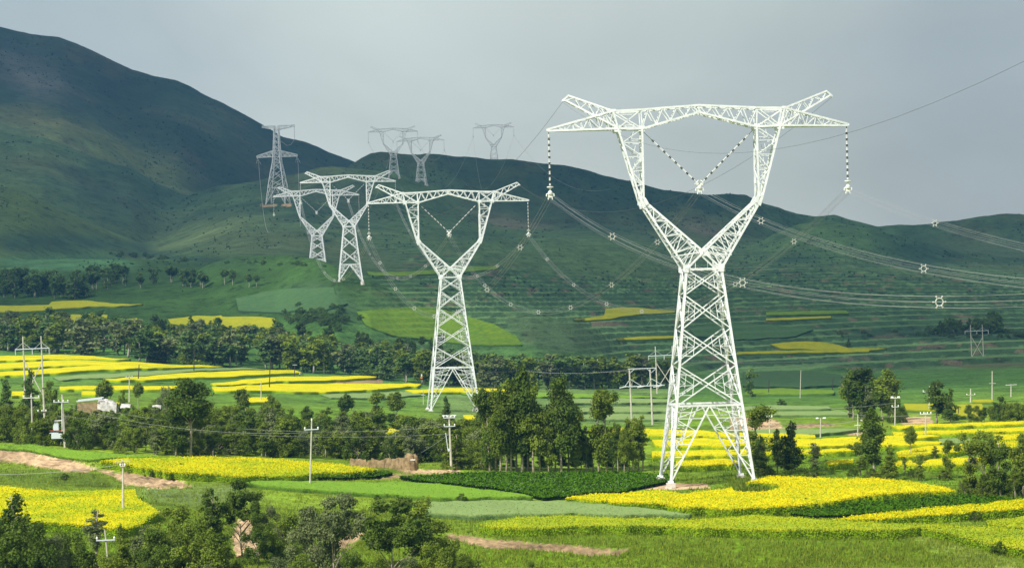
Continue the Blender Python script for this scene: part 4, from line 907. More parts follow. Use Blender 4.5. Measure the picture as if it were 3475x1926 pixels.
# dark bushes on the slope and hillside scrub
for i in range(46):
    u = random.gauss(1085, 62); vb = random.gauss(1085, 20)
    tree_px('bush', u, vb, vb - random.uniform(18, 34), 'dark bush in the scrub patch beside the yellow-green slope', lod='far', leaf=LEAFB, wide=1.5, name='bush', group='scrub patch beside the yellow-green slope')
for i in range(30):
    u = random.uniform(3140, 3520); vb = 1125 + random.uniform(-12, 10)
    tree_px(random.choice(['conical', 'round', 'bush']), u, vb, vb - random.uniform(25, 55) * (1.25 if u > 3300 else .8), 'dark tree on the shaded terrace behind the far right pole frame', lod='far', leaf=LEAFB, wide=1.4, name='tree', cat='tree', group='trees behind the far right pole frame')
for i in range(60):
    u = random.uniform(2820, 3500) if i < 34 else random.uniform(300, 1150)
    vb = random.uniform(1126, 1146) if i < 34 else float(np.interp(u, [300, 600, 900, 1150], [860, 880, 895, 905])) + random.uniform(-4, 6)
    tree_px('bush', u, vb, vb - random.uniform(8, 18), 'low dark scrub bush on a far terrace edge', lod='far', leaf=LEAFB, wide=2.0, name='bush', group='scrub along the far terrace edges')
def hillside_scrub(n):
    u = RNG.uniform(-40, 3520, n); v = RNG.uniform(120, 1010, n)
    x, y, z = ground_hit(u, v)
    k = (y > 1080) & (y < 2880) & (fbm(x * .011, y * .008, 97, 4) + .5 * (fbm(x * .05, y * .03, 98) - .5) + RNG.normal(0, .06, n) > .54)
    for p_, *_r in FS: k &= ~inpoly(u, v, p_)
    x, y, z = x[k], y[k], z[k]; q = 4; m_ = len(x)
    s0 = RNG.uniform(.25, .85, m_) ** 1.2 * (.55 + y / 2400)
    P0 = np.repeat(np.stack([x, y, z], 1), q, 0); s1 = np.repeat(s0, q)[:, None]; m2 = len(P0)
    P0 = P0 + np.concatenate([RNG.normal(0, .5, (m2, 2)), RNG.random((m2, 1)) * .9], 1) * s1
    d = RNG.normal(0, 1, (m2, 3)); d /= np.linalg.norm(d, axis=1)[:, None]; e = np.cross(d, RNG.normal(0, 1, (m2, 3))); e /= np.linalg.norm(e, axis=1)[:, None]
    V = np.concatenate([P0 + d * s1 * .8, P0 + e * s1 * .6, P0 - d * s1 * .8, P0 - e * s1 * .6]); i = np.arange(m2)
    c = np.tile(np.repeat(RNG.random(m_) * .6, q), 4)[:, None].repeat(3, 1)
    tag(obj('hillside_scrub', raw_mesh('hillside_scrub', V, np.stack([i, i + m2, i + 2 * m2, i + 3 * m2], 1), LEAFS, col=c)), 'dark scrub scattered over the mountain slopes', 'scrub', kind='stuff')
hillside_scrub(15000)
# foreground trees (rooted in the gully in front of the fields)
FG = [(30, 228, 1668, 'conical', 1.15, LEAFD, 'dark bushy tree in the bottom left corner'), (95, 222, 1740, 'bush', .8, LEAFD, 'dark bush low in the bottom left corner'), (215, 226, 1770, 'bush', .9, LEAFD, 'broad dark bush left of the small crossarm pole'), (305, 246, 1722, 'sapling', 2.0, LEAFP, 'pale feathery sapling in front of the left yellow field'), (395, 232, 1775, 'conical', .9, LEAF, 'green tree right of the small crossarm pole'),
 (560, 232, 1690, 'bush', .95, LEAF, 'large glossy bush left of the orange gully scar'), (640, 226, 1725, 'bush', .9, LEAF, 'large bush in front of the gully scar'), (700, 250, 1655, 'conical', 1.2, LEAFD, 'dark tree above the large glossy bush'), (805, 252, 1630, 'spread', .95, LEAFD, 'dark forked tree at the top of the gully scar'), (1045, 240, 1655, 'bush', .75, LEAFP, 'pale willow-like tree right of the gully scar'), (1120, 238, 1670, 'spread', .95, LEAFP, 'pale forked tree beside the slim pole foot'), (1315, 231, 1680, 'spread', 1.1, LEAFD, 'dark forked tree at the centre bottom edge'), (1415, 236, 1700, 'poplar', 1.3, LEAF, 'narrow green tree right of the dark forked one'), (1440, 226, 1815, 'bush', .95, LEAF, 'broad low bush at the bottom edge right of the dark forked tree'), (1560, 225, 1850, 'bush', 1.0, LEAF, 'low bush at the bottom edge under the brown bank'), (930, 224, 1850, 'bush', 1.0, LEAFP, 'pale shrub at the bottom edge in front of the gully'), (490, 222, 1850, 'bush', .9, LEAFD, 'dark shrub at the bottom edge below the large bush'), (1790, 226, 1895, 'bush', 1.1, LEAF, 'small shrub at the bottom edge below the brown bank')]
for i, (u, Y, vt, w) in enumerate([(-20, 222, 1720, 1.0), (60, 232, 1735, .9), (140, 224, 1800, 1.0), (170, 236, 1790, .8), (270, 226, 1835, 1.0), (340, 224, 1860, 1.0), (480, 236, 1735, .9), (610, 228, 1760, .9), (530, 226, 1770, 1.0), (740, 228, 1830, 1.0), (700, 224, 1860, 1.0), (1000, 226, 1860, 1.0), (1180, 228, 1850, 1.0), (1260, 226, 1860, .9), (1360, 224, 1880, 1.0), (1500, 232, 1800, .9), (860, 246, 1720, .8), (960, 250, 1705, 1.0), (900, 252, 1690, .7)]):
    FG.append((u, Y, vt, 'bush', w, [LEAFD, LEAF, LEAFP, LEAF][i % 4], 'leafy bush filling the foreground gully along the bottom edge'))
for u, Y, vt, kd, w, lf, lb in FG:
    tree_px(kd, u, 0, vt, lb, Y=Y, lod='near', leaf=lf, wide=w, group='bushes filling the foreground gully' if 'filling' in lb else None)
for u, vb, s, lb in [(1565, 1705, 1.5, 'small round bush between the green and the barley field'), (1282, 1700, 1.1, 'small dark bush on the bank left of the barley field'), (2740, 1722, 1.4, 'dark round bush under the main yellow field'), (3310, 1768, 1.6, 'dark bush on the right strip of rough grass'), (620, 1600, 1.5, 'dark bush at the corner of the left dirt bank'), (220, 1628, 1.2, 'dark bush on the grass below the left dirt bank'), (3390, 1880, 1.8, 'dark bush in the lower right corner'), (1180, 1700, 1.3, 'dark bush on the slope beside the slim pole')]:
    tree('bush', on_ground(u, vb), s, lb, lod='mid', leaf=LEAFD, wide=1.2)

# ------------------------------------------------------------------ lattice pylons
def zig(mb, a0, a1, b0, b1, n, w, strut=True, flip=0, ws=None):
    """zigzag bracing between chord a0-a1 and chord b0-b1"""
    a0, a1, b0, b1 = map(Vector, (a0, a1, b0, b1))
    for i in range(n):
        t0, t1 = i / n, (i + 1) / n
        A0, A1, B0, B1 = a0.lerp(a1, t0), a0.lerp(a1, t1), b0.lerp(b1, t0), b0.lerp(b1, t1)
        if (i + flip) % 2: mb.bar(A0, B1, w)
        else: mb.bar(B0, A1, w)
        if strut and i > 0: mb.bar(A0, B0, ws or w * .8)

def boxtruss(mb, a0, a1, b0, b1, d0, d1, n, wc, wb, wt=None, strut=True, flip=0, sides=True):
    """two chords in the x-z plane doubled to depth -d and +d"""
    def D(p, d): return (p[0], d, p[1])
    for s in (-1, 1):
        mb.bar(D(a0, s * d0), D(a1, s * d1), wc); mb.bar(D(b0, s * d0), D(b1, s * d1), wt or wc)
        zig(mb, D(a0, s * d0), D(a1, s * d1), D(b0, s * d0), D(b1, s * d1), n, wb, strut, flip)
    if sides:
        for p0, p1 in ((a0, a1), (b0, b1)): zig(mb, D(p0, -d0), D(p1, -d1), D(p0, d0), D(p1, d1), n, wb * .8, True, flip)

def plate(mb, x, z, y, s): mb.box((x, y, z), (s, .12, s))

def face_pts(hw0, z0, hw1, z1):
    """the four faces of a square body: (left top, right top, left bottom, right bottom)"""
    c = [(-1, -1), (1, -1), (1, 1), (-1, 1)]
    for i in range(4):
        a, b = c[i], c[(i + 1) % 4]
        yield [Vector((p[0] * h, p[1] * h, z)) for h, z in ((hw0, z0), (hw1, z1)) for p in (a, b)]

def xpanel(mb, hw0, z0, hw1, z1, w, ws):
    for a, b, c, d in face_pts(hw0, z0, hw1, z1):
        mb.bar(a, d, w); mb.bar(b, c, w)
        t = hw0 / (hw0 + hw1); X = a.lerp(d, t)
        for u, l in ((a, c), (b, d)):
            m1, m2 = u.lerp(X, .5), l.lerp(X, .5)
            f1 = (m1.z - u.z) / (l.z - u.z); f2 = (m2.z - u.z) / (l.z - u.z)
            mb.bar(m1, m2, ws); mb.bar(m1, u.lerp(l, f1), ws); mb.bar(m2, u.lerp(l, f2), ws)
            mid = u.lerp(l, .5); mm = m1.lerp(m2, .5); mb.bar(mid, mm, ws * .9); mb.bar(u.lerp(l, f1), mm, ws * .9); mb.bar(u.lerp(l, f2), mm, ws * .9)

HEADSETS = {}
def head_meshes(wf=1.0):
    if wf in HEADSETS: return HEADSETS[wf]
    HEADS = HEADSETS[wf] = {}
    W1, W2, W3 = .27 * wf, .16 * wf, .075 * wf
    K_ = wf
    mb = MB()                                   # the beam between the two fork tops
    for s in (-1, 1):
        boxtruss(mb, (s * 8.13, -.49), (0, 0), (s * 8.0, -3.13), (0, -.97), 1.2, 1.1, 8, W1, .13 * K_, strut=False, flip=s > 0)
        for y in (-1.2, 1.2):
            mb.bar((s * 8.13, y, -.49), (s * 8.0, y, -3.13), W2)
    for y in (-1.1, 1.1): mb.bar((0, y, 0), (0, y, -.97), W2); plate(mb, 0, -.2, y, .5)
    HEADS['crossbeam'] = mb.mesh('crossbeam', STEEL)
    for s, nm in ((-1, 'L'), (1, 'R')):
        mb = MB()                               # side arm with its box at the fork top
        boxtruss(mb, (s * 12.0, -.6), (s * 21.0, -2.9), (s * 11.37, -3.03), (s * 21.0, -3.12), 1.2, .15, 8, W1, .11 * K_, flip=s > 0)
        for y in (-1.2, 1.2):
            A, B, C_, D_ = (s * 8.13, y, -.49), (s * 12.0, y, -.6), (s * 8.0, y, -3.13), (s * 11.37, y, -3.03)
            mb.bar(A, B, W1); mb.bar(C_, D_, W1); mb.bar(B, D_, W1 * .9); mb.bar(A, D_, W2); mb.bar(B, C_, W2)
            mb.bar((s * 9.1, y, -.95), (s * 10.9, y, -.95), W3); mb.bar((s * 9.0, y, -2.6), (s * 10.6, y, -2.6), W3)
            mb.bar((s * 8.9, y, -2.4), (s * 9.4, y, -3.05), W3); mb.bar((s * 10.6, y, -2.4), (s * 10.1, y, -3.05), W3)
            plate(mb, s * 11.4, -3.05, y, .95); plate(mb, s * 8.05, -3.1, y, .8); plate(mb, s * 11.9, -.62, y, .55)
        for p in ((8.13, -.49), (12.0, -.6), (8.0, -3.13), (11.37, -3.03)): mb.bar((s * p[0], -1.2, p[1]), (s * p[0], 1.2, p[1]), W2)
        mb.box((s * 20.9, 0, -3.0), (.7, .5, .34))
        HEADS['crossarm' + nm] = mb.mesh('crossarm', STEEL)
        mb = MB()                               # earth-wire horn
        boxtruss(mb, (s * 12.0, -.6), (s * 18.1, 1.72), (s * 11.5, -2.9), (s * 18.5, 1.05), 1.2, .3, 7, .24 * K_, .115 * K_, flip=s < 0, strut=False)
        for y in (-.3, .3): mb.bar((s * 18.1, y, 1.72), (s * 18.9, y * .6, 1.05), .22); mb.bar((s * 18.5, y, 1.05), (s * 18.95, y * .6, 1.05), .26)
        mb.bar((s * 18.1, -.3, 1.72), (s * 18.1, .3, 1.72), .2)
        HEADS['horn' + nm] = mb.mesh('earth_wire_horn', STEEL)
        mb = MB()                               # fork arm: upper leaf and lower leaf with the knee between
        boxtruss(mb, (s * 8.0, -3.13), (s * 8.06, -12.8), (s * 11.37, -3.03), (s * 8.5, -13.0), 1.2, 1.5, 5, W1, .115 * K_, flip=1)
        for y0, sg in ((-1, -1), (1, 1)):
            for i in range(5):                  # short redundant posts
                t = (i + .5) / 5; y = sg * (1.2 + .3 * t)
                xi = 8.0 + .06 * t; xo = 11.37 - 2.87 * t; z = -3.1 - 9.8 * t
                mb.bar((s * (xi * .5 + xo * .5), y, z - .5), (s * (xi * .6 + xo * .4), y, z + .55), W3)
                mb.bar((s * (xi * .5 + xo * .5), y, z - .5), (s * xi, y, z - .5), W3)
            y = sg * 1.5
            mb.bar((s * 8.06, y, -12.8), (s * 7.55, y, -13.7), .5); mb.bar((s * 8.5, y, -12.6), (s * 8.0, y, -14.1), .5); plate(mb, s * 8.15, -13.2, y, .85)
        boxtruss(mb, (s * 7.7, -13.4), (0, -20.4), (s * 8.2, -13.6), (s * 2.44, -22.77), 1.5, 2.44, 8, W1, .13 * K_, flip=0)
        for sg in (-1, 1):
            for i in range(2, 8):
                t = (i + .5) / 8; y = sg * (1.5 + .94 * t)
                a = Vector((s * 7.7 * (1 - t), y, -13.4 - 7 * t)); b = Vector((s * (8.2 - 5.76 * t), y, -13.6 - 9.17 * t))
                mb.bar(a.lerp(b, .25), b.lerp(a, .2) + Vector((0, 0, .5)), W3)
        HEADS['fork' + nm] = mb.mesh('fork_arm', STEEL)
    mb = MB()                                   # crutch: crossing node and waist frame
    for y in (-2.44, 2.44):
        mb.bar((-2.44, y, -22.77), (2.44, y, -22.77), W1); plate(mb, 0, -20.45, y * 1.0, 1.05)
        for s in (-1, 1):
            mb.bar((0, y, -20.4), (s * 2.44, y, -22.77), W1); plate(mb, s * 2.4, -22.6, y, 1.0)
            mb.bar((s * 1.2, y, -21.57), (s * 1.2, y, -22.77), W3)
            mb.bar((s * 3.9, y * .95, -20.9), (0, y, -20.4), W2); mb.bar((s * 2.0, y, -20.6), (s * 3.0, y, -21.8), W3)
    for s in (-1, 1): mb.bar((s * 2.44, -2.44, -22.77), (s * 2.44, 2.44, -22.77), W1 * .8)
    HEADS['crutch'] = mb.mesh('waist_frame', STEEL)
    return HEADS

def pylon(loc, rz, body, npan, base, label, wf=1.0):
    """cup-shaped single-circuit pylon; body = waist height above the ground, base = height of the splayed leg stage"""
    H = head_meshes(wf)
    t = thing('lattice_pylon', label, 'power pylon', loc, rz, 'white lattice pylons of the line')
    for nm, k in (('crossbeam', 'crossbeam'), ('crossarm', 'crossarmL'), ('crossarm', 'crossarmR'), ('earth_wire_horn', 'hornL'), ('earth_wire_horn', 'hornR'), ('fork_arm', 'forkL'), ('fork_arm', 'forkR'), ('waist_frame', 'crutch')):
        o = obj(nm, H[k], t); o.location = (0, 0, body + 22.77)
    hw = lambda d: 2.44 + .111 * d
    dz = body - base
    fr = [0]; stp = 1.0
    for i in range(npan): fr.append(fr[-1] + .72 + .2 * i / max(1, npan - 1) + (.0 if i else -.12))
    fr = [f / fr[-1] * dz for f in fr]
    mb = MB()
    for sx in (-1, 1):
        for sy in (-1, 1):
            a, b = hw(0), hw(dz); mb.bar((sx * a, sy * a, body), (sx * b, sy * b, base), .32 * wf)
            mb.box((sx * hw(0), sy * hw(0), body - .1), (.6, .6, .7))
    for i in range(npan): xpanel(mb, hw(fr[i]), body - fr[i], hw(fr[i + 1]), body - fr[i + 1], .165 * wf, .08 * wf)
    for a, b, c, d in face_pts(hw(dz), base, hw(dz), base): mb.bar(a, b, .26)
    mb.build('body', STEEL, t)
    for sx in (-1, 1):
        for sy in (-1, 1):
            mb = MB(); h0, h1 = hw(dz), hw(body) ; zf = .7
            top = Vector((sx * h0, sy * h0, base)); ft = Vector((sx * h1, sy * h1, zf)); mb.bar(top, ft, .34 * wf)
            for mid in (Vector((0, sy * h0, base)), Vector((sx * h0, 0, base))):
                mb.bar(mid, ft, .2 * wf)
                n = 6; pa = None
                for i in range(n):
                    f0, f1 = i / n, (i + 1) / n
                    A, B = top.lerp(ft, f0), top.lerp(ft, f1); C_, D_ = mid.lerp(ft, f0), mid.lerp(ft, f1)
                    if i: mb.bar(A, C_, .1)
                    if i < n - 1: mb.bar(A, D_, .1) if i % 2 else mb.bar(C_, B, .1)
                    if i < 3: m2 = A.lerp(C_, .5); mb.bar(m2, B.lerp(D_, .5), .09); mb.bar(m2.lerp(B.lerp(D_, .5), .5), A.lerp(B, .5), .09)
            mb.box((ft.x, ft.y, zf + .1), (.75, .75, .4))
            lg = mb.build('leg', STEEL, t)
            fb = MB(); fb.tube([(ft.x, ft.y, -1.2), (ft.x, ft.y, .15)], .85, 8); fb.box((ft.x, ft.y, .3), (1.15, 1.15, .8)); fb.build('footing', FOOT, lg)
    t['body_height'] = body
    return t

def disc_stack(mb, p, q, step=.17, r=.16, every=6):
    p = Vector(p); q = Vector(q); n = max(3, int((q - p).length / step)); d = (q - p) / n
    mb.tube([p, q], .035, 6, 1, cap=False)
    for i in range(n):
        c = p + d * (i + .5); k = 1 if i % every >= every - (2 if every < 9 else 1) else 0
        mb.tube([c - d * .34, c - d * .1, c + d * .3], [r * .5, r * (1.15 if k else .88), r * (1.1 if k else .8)], 8, k)

def clamp(parent, c):
    mb = MB(); x, y, z = c
    mb.bar((x, y, z + 1.0), (x, y, z + .3), .12)
    mb.tube([(x, y, z + .75), (x, y, z + .5), (x, y, z + .2)], [.12, .32, .3], 8)
    mb.box((x, y, z + .05), (.62, .12, .62))
    for s in (-1, 1):
        mb.tube([(x + s * .3, y, z + .3), (x + s * .52, y, z + .22), (x + s * .52, y, z - .1)], .09, 8)
        mb.tube([(x + s * .25, y, z - .2), (x + s * .3, y, z - .55)], .08, 8)
    mb.ring((x, y, z + .05), .2, .06, (0, 1, 0), 12, 5)
    return mb.build('conductor_clamp', ALU, parent)

def istring(tw, s, lab, grp):
    T_ = tw.matrix_basis if False else Matrix.Translation(tw.location) @ Matrix.Rotation(tw.rotation_euler.z, 4, 'Z')
    top = T_ @ Vector((s * 20.9, 0, tw['body_height'] + 22.77 - 3.2))
    o = thing('insulator_string', lab, 'insulator', top, tw.rotation_euler.z, grp)
    mb = MB(); disc_stack(mb, (0, 0, -.35), (0, 0, -7.5), every=5); mb.bar((0, 0, .1), (0, 0, -.4), .09, m=1)
    mb.build('insulator_discs', [WHITEINS, DARKINS], o)
    mb = MB(); mb.ring((0, 0, -7.72), .42, .07, (0, 0, 1), 16, 6); mb.tube([(0, 0, -7.6), (0, 0, -7.95)], [.4, .16], 8)
    for a in range(4): mb.bar((0, 0, -7.6), (math.cos(a * 1.57) * .4, math.sin(a * 1.57) * .4, -7.72), .05)
    mb.build('corona_ring', ALU, o)
    clamp(o, (0, 0, -8.9))
    return top + Vector((0, 0, -8.95))

def vstring(tw, lab, grp):
    T_ = Matrix.Translation(tw.location) @ Matrix.Rotation(tw.rotation_euler.z, 4, 'Z')
    base = T_ @ Vector((0, 0, tw['body_height'] + 22.77 - 11.0))
    o = thing('insulator_string', lab, 'insulator', base, tw.rotation_euler.z, grp)
    for s in (-1, 1):
        p, q = Vector((s * 7.7, 0, 7.5)), Vector((s * .4, 0, .35)); d = (q - p).normalized()
        mb = MB(); mb.bar(p, p + d * .9, .06, m=1); disc_stack(mb, p + d * .9, q - d * .35, .18, .15)
        mb.build('insulator_discs', [WHITEINS, DARKINS], o)
        mb = MB(); mb.ring(q, .38, .06, d, 14, 5); mb.bar(q - d * .4, q + d * .4, .08); mb.build('corona_ring', ALU, o)
    mb = MB(); mb.box((0, 0, .1), (.95, .12, .3)); mb.build('yoke_plate', ALU, o)
    clamp(o, (0, 0, -.75))
    return base + Vector((0, 0, -.8))

def arc(p, q, sag, n=40):
    return [p.lerp(q, i / n) - Vector((0, 0, 4 * sag * (i / n) * (1 - i / n))) for i in range(n + 1)]

SPM = []
def spacer_mesh():
    if not SPM:
        mb = MB(); mb.ring((0, 0, 0), .27, .045, (0, 1, 0), 18, 6)
        for k in range(6):
            a = math.pi / 3 * k; c, s_ = math.cos(a), math.sin(a)
            mb.tube([(c * .27, 0, s_ * .27), (c * .46, 0, s_ * .46)], [.05, .035], 8)
            mb.tube([(c * .46 - s_ * .06, 0, s_ * .46 + c * .06), (c * .46 + s_ * .06, 0, s_ * .46 - c * .06)], .04, 8)
        SPM.append(mb.mesh('spacer', SPACER, True))
    return SPM[0]

def bundle(p, q, sag, label, spacers, r=.016, nw=6, R0=.46, n=44, wm=None):
    o = thing('conductor_bundle', label, 'power line', p, 0, 'six-wire conductor bundles')
    P0 = arc(p, q, sag, n)
    d = (q - p); side = Vector((d.y, -d.x, 0)).normalized(); yaw = math.atan2(-d.x, d.y)
    for k in range(nw):
        a = math.pi / 3 * k
        ofs = side * math.cos(a) * R0 + Vector((0, 0, math.sin(a) * R0))
        mb = MB(); mb.tube([x + ofs - p for x in P0], r, 4, cap=False)
        mb.build('wire', wm or WIRE, o, smooth=True)
    for t in spacers:
        s = obj('spacer', spacer_mesh(), o); s.location = p.lerp(q, t) - Vector((0, 0, 4 * sag * t * (1 - t))) - p; s.rotation_euler = (0, 0, yaw)
    return o

def single(p, q, sag, r, label, m=None, name='earth_wire', cat='power line', n=40, group=None):
    mb = MB(); mb.tube([x - p for x in arc(p, q, sag, n)], r, 4, cap=False)
    o = mb.build(name, m or WIREDARK, None, True); o.location = p
    return tag(o, label, cat, group)

# tower line A: big pylon, second pylon, third pylon
YAW = R(3.5)
c1 = pt((2275 + 2560 + 2243 + 2513) / 4, 1636, 322); c1.z = float(gz(np.array([c1.x / 322 * F]), np.array([322.]))[0])
T1 = pylon(c1, YAW, 29.9, 4, 11.1, 'largest white lattice pylon, standing in the yellow field in front')
c2 = at_depth(1531, 604); T2 = pylon(c2, R(6), pt(1516, 941, 604).z - c2.z, 5, 11.5, 'second largest white lattice pylon, behind the thicket in mid valley')
c3_ = at_depth(1192, 1020); T3 = pylon(c3_, R(6), pt(1184, 769, 1020).z - c3_.z, 3, 8, 'white lattice pylon right on the hillock, third in size', 1.5)
c4 = at_depth(1083, 1135); T4 = pylon(c4, R(2), pt(1083, 800, 1135).z - c4.z, 3, 5, 'white lattice pylon half behind the hillock, just left of the third one', 1.55)
def far_pylon(u, v, Y, body, npan, base, rz, lab):
    p = pt(u, v, Y); return pylon(p, rz, body, npan, base, lab, 1.0)
T5 = far_pylon(1337, 602, 1960, 19, 3, 6, R(5), 'small hazy pylon on the spur behind the crossarm of the third pylon')
T6 = far_pylon(1430, 626, 2020, 18.5, 3, 5, R(-8), 'small hazy pylon standing lowest on the dark far slope')
T7 = far_pylon(1677, 556, 2370, 17.5, 2, 6, R(-4), 'faint thin pylon standing alone on the far ridge against the sky')

grp = 'striped insulator strings'
NEXT = Vector((81, -40, 0))
A1 = [istring(T1, -1, 'striped insulator string hanging from the left arm tip of the big pylon', grp), vstring(T1, 'V-shaped pair of striped insulator strings in the fork of the big pylon', grp), istring(T1, 1, 'striped insulator string hanging from the right arm tip of the big pylon', grp)]
A2 = [istring(T2, -1, 'striped insulator string under the left arm tip of the second pylon', grp), vstring(T2, 'V-shaped pair of insulator strings in the fork of the second pylon', grp), istring(T2, 1, 'striped insulator string under the right arm tip of the second pylon', grp)]
A3 = [istring(T3, -1, 'small insulator string under the left arm of the third pylon', grp), vstring(T3, 'small V of insulator strings in the fork of the third pylon', grp), istring(T3, 1, 'small insulator string under the right arm of the third pylon', grp)]
A4 = [istring(T4, -1, 'small insulator string under the left arm of the pylon behind the hillock', grp), vstring(T4, 'small V of insulator strings in the fork of the pylon behind the hillock', grp), istring(T4, 1, 'small insulator string under the right arm of the pylon behind the hillock', grp)]
for Tf, nm in ((T5, 'hazy pylon on the spur'), (T6, 'lowest hazy pylon on the far slope'), (T7, 'faint pylon on the far ridge')):
    istring(Tf, -1, 'tiny insulator string at the left arm of the ' + nm, grp); vstring(Tf, 'tiny insulator V in the fork of the ' + nm, grp); istring(Tf, 1, 'tiny insulator string at the right arm of the ' + nm, grp)
names = ['left', 'middle', 'right']
perp = Vector((math.cos(R(8.5)), math.sin(R(8.5)), 0))
for i in range(3):
    q = Vector((NEXT.x, NEXT.y, 45)) + perp * (i - 1) * 20.9
    bundle(A1[i], q, 18.5, '%s conductor bundle sagging from the big pylon towards the right edge' % names[i], [[.12, .29, .44, .60], [.09, .26, .43, .58, .7], [.10, .27, .44, .6]][i], r=.009, n=60)
    bundle(A2[i], A1[i], 18.5, '%s conductor bundle sagging between the second and the big pylon' % names[i], [.1, .23, .37, .5, .63, .77, .9], r=.012, n=50, wm=WIREMID)
    bundle(A3[i], A2[i], 21, '%s conductor bundle between the third and the second pylon' % names[i], [.15, .3, .45, .6, .72, .84], r=.02, n=50)
def tip(tw, s): return (Matrix.Translation(tw.location) @ Matrix.Rotation(tw.rotation_euler.z, 4, 'Z')) @ Vector((s * 18.9, 0, tw['body_height'] + 22.77 + .85))
for s, nm in ((-1, 'left'), (1, 'right')):
    if s < 0: single(tip(T1, s), Vector((NEXT.x, NEXT.y, 86)) + perp * s * 18.9, 29.3, .013, 'thin dark earth wire from the big pylon to the top right edge')
    single(tip(T2, s), tip(T1, s), 11, .025, 'thin earth wire between the %s horns of the second and the big pylon' % nm)
    single(tip(T3, s), tip(T2, s), 13, .03, 'thin earth wire between the %s horns of the third and the second pylon' % nm)

# tension pylon on the mountain foot
def tension_pylon():
    Y = 1700; p = on_ground(944, 694); k = p.y / 1700
    t = thing('tension_pylon', 'white two-armed tension pylon on the mountain foot, left of all others', 'power pylon', p, R(-10), None)
    hs = [(0, 7.4), (12.4, 5.9), (18.6, 5.0), (25, 4.0), (31, 2.9), (35.2, 2.6), (39.8, 2.3), (44, 2.1), (48, 1.9), (52, 1.7), (58, 1.5)]
    hs = [(a * k, b * k) for a, b in hs]
    mb = MB()
    for sx in (-1, 1):
        for sy in (-1, 1):
            for (z0, w0), (z1, w1) in zip(hs[1:], hs[2:]): mb.bar((sx * w0, sy * w0, z0), (sx * w1, sy * w1, z1), .6)
    for (z0, w0), (z1, w1) in zip(hs[1:], hs[2:]):
        for a, b, c, d in face_pts(w1, z1, w0, z0): mb.bar(a, d, .3); mb.bar(b, c, .3)
    for z, w in (hs[1], hs[4], hs[5], hs[6]):
        for a, b, c, d in face_pts(w, z, w, z): mb.bar(a, b, .3)
    mb.build('body', STEEL, t)
    for s in (-1, 1):
        mb = MB(); z5, z6 = hs[5][0], hs[6][0]
        boxtruss(mb, (s * 2.3 * k, z6), (s * 15.3 * k, z5 + 1.2), (s * 2.6 * k, z5), (s * 15.3 * k, z5 - .1), 2.2, .5, 7, .5, .28)
        mb.bar((s * 15.3 * k, 0, z5 + 1.2), (s * 15.3 * k, 0, z5 - .1), .6); mb.build('lower_arm', STEEL, t)
        mb = MB(); e = 14 if s > 0 else 11
        boxtruss(mb, (s * 1.5 * k, hs[10][0]), (s * e * k, hs[10][0] + .1), (s * 1.6 * k, hs[10][0] - 3), (s * e * k, hs[10][0] - .9), 1.4, .3, 6, .42, .24)
        mb.build('upper_arm', STEEL, t)
    z1, w1 = hs[1]
    for sx in (-1, 1):
        for sy in (-1, 1):
            mb = MB(); top = Vector((sx * w1, sy * w1, z1)); ft = Vector((sx * hs[0][1], sy * hs[0][1], 0)); mb.bar(top, ft, .45)
            for mid in (Vector((0, sy * w1, z1)), Vector((sx * w1, 0, z1))):
                mb.bar(mid, ft, .3); zig(mb, top, ft, mid, ft, 4, .16)
            mb.build('leg', STEEL, t)
    return t, k, hs
TT, kT, hsT = tension_pylon()
TM = Matrix.Translation(TT.location) @ Matrix.Rotation(R(-10), 4, 'Z')
for s, nm in ((-1, 'left'), (1, 'right')):
    a = TM @ Vector((s * 15 * kT, 0, hsT[5][0]))
    o = thing('insulator_string', 'slack insulator set hanging from the %s lower arm of the tension pylon' % nm, 'insulator', a, 0, grp)
    mb = MB()
    for d in ((-.9, 0, -4.5), (.9, -1, -5.5), (2.6, -1, -5.2)): disc_stack(mb, (0, 0, -.2), d, .3, .2)
    mb.build('insulator_discs', [WHITEINS, DARKINS], o)
    single(a + Vector((1, -1, -5.4)), A4[0] if s < 0 else A3[0], 26, .12, 'pale conductor dropping from the %s arm of the tension pylon' % nm, WIRE, 'conductor')
a = TM @ Vector((13.6 * kT, 0, hsT[10][0] - 1)); b = TM @ Vector((2.4 * kT, 0, hsT[8][0] - 1)); 
mb = MB(); mb.tube([(0, 0, 0), (0, 0, -9), (-.8, 0, -11), (-3, 0, -14), (-6, 0, -14.6), (-8.6, 0, -12.5), tuple(b - a)], .14, 4, cap=False)
o = mb.build('jumper_loop', WIRE, None, True); o.location = a; tag(o, 'looped jumper cable hanging from the upper arm of the tension pylon', 'jumper cable')
single(A4[1], T5.location + Vector((0, 0, 30)), 30, .07, 'faint conductor climbing from the hillock pylon to the spur pylon', WIRE, 'conductor')
for i, s in enumerate((-1, 1)):
    for (Ta, Tb, sg, lb) in ((T5, T6, 12, 'pylon on the spur and the lowest hazy pylon'), (T6, T7, 45, 'lowest hazy pylon and the ridge pylon')):
        fa = Ta.location + Vector((s * 20.9, 0, Ta['body_height'] + 11)); fb = Tb.location + Vector((s * 20.9, 0, Tb['body_height'] + 11))
        single(fa, fb, sg, .07, 'faint %s conductor between the %s' % (names[i * 2], lb), WIRE, 'conductor')
    fa = T7.location + Vector((s * 20.9, 0, T7['body_height'] + 11))
    single(fa, fa + Vector((s * 34 + 50, -330, -75)), 20, .07, 'faint %s conductor falling from the ridge pylon towards the valley' % names[i * 2], WIRE, 'conductor')

# ------------------------------------------------------------------ poles
def insul(mb, p, h=.32): mb.tube([p, Vector(p) + Vector((0, 0, h * .5)), Vector(p) + Vector((0, 0, h))], [.07, .12, .06], 8)

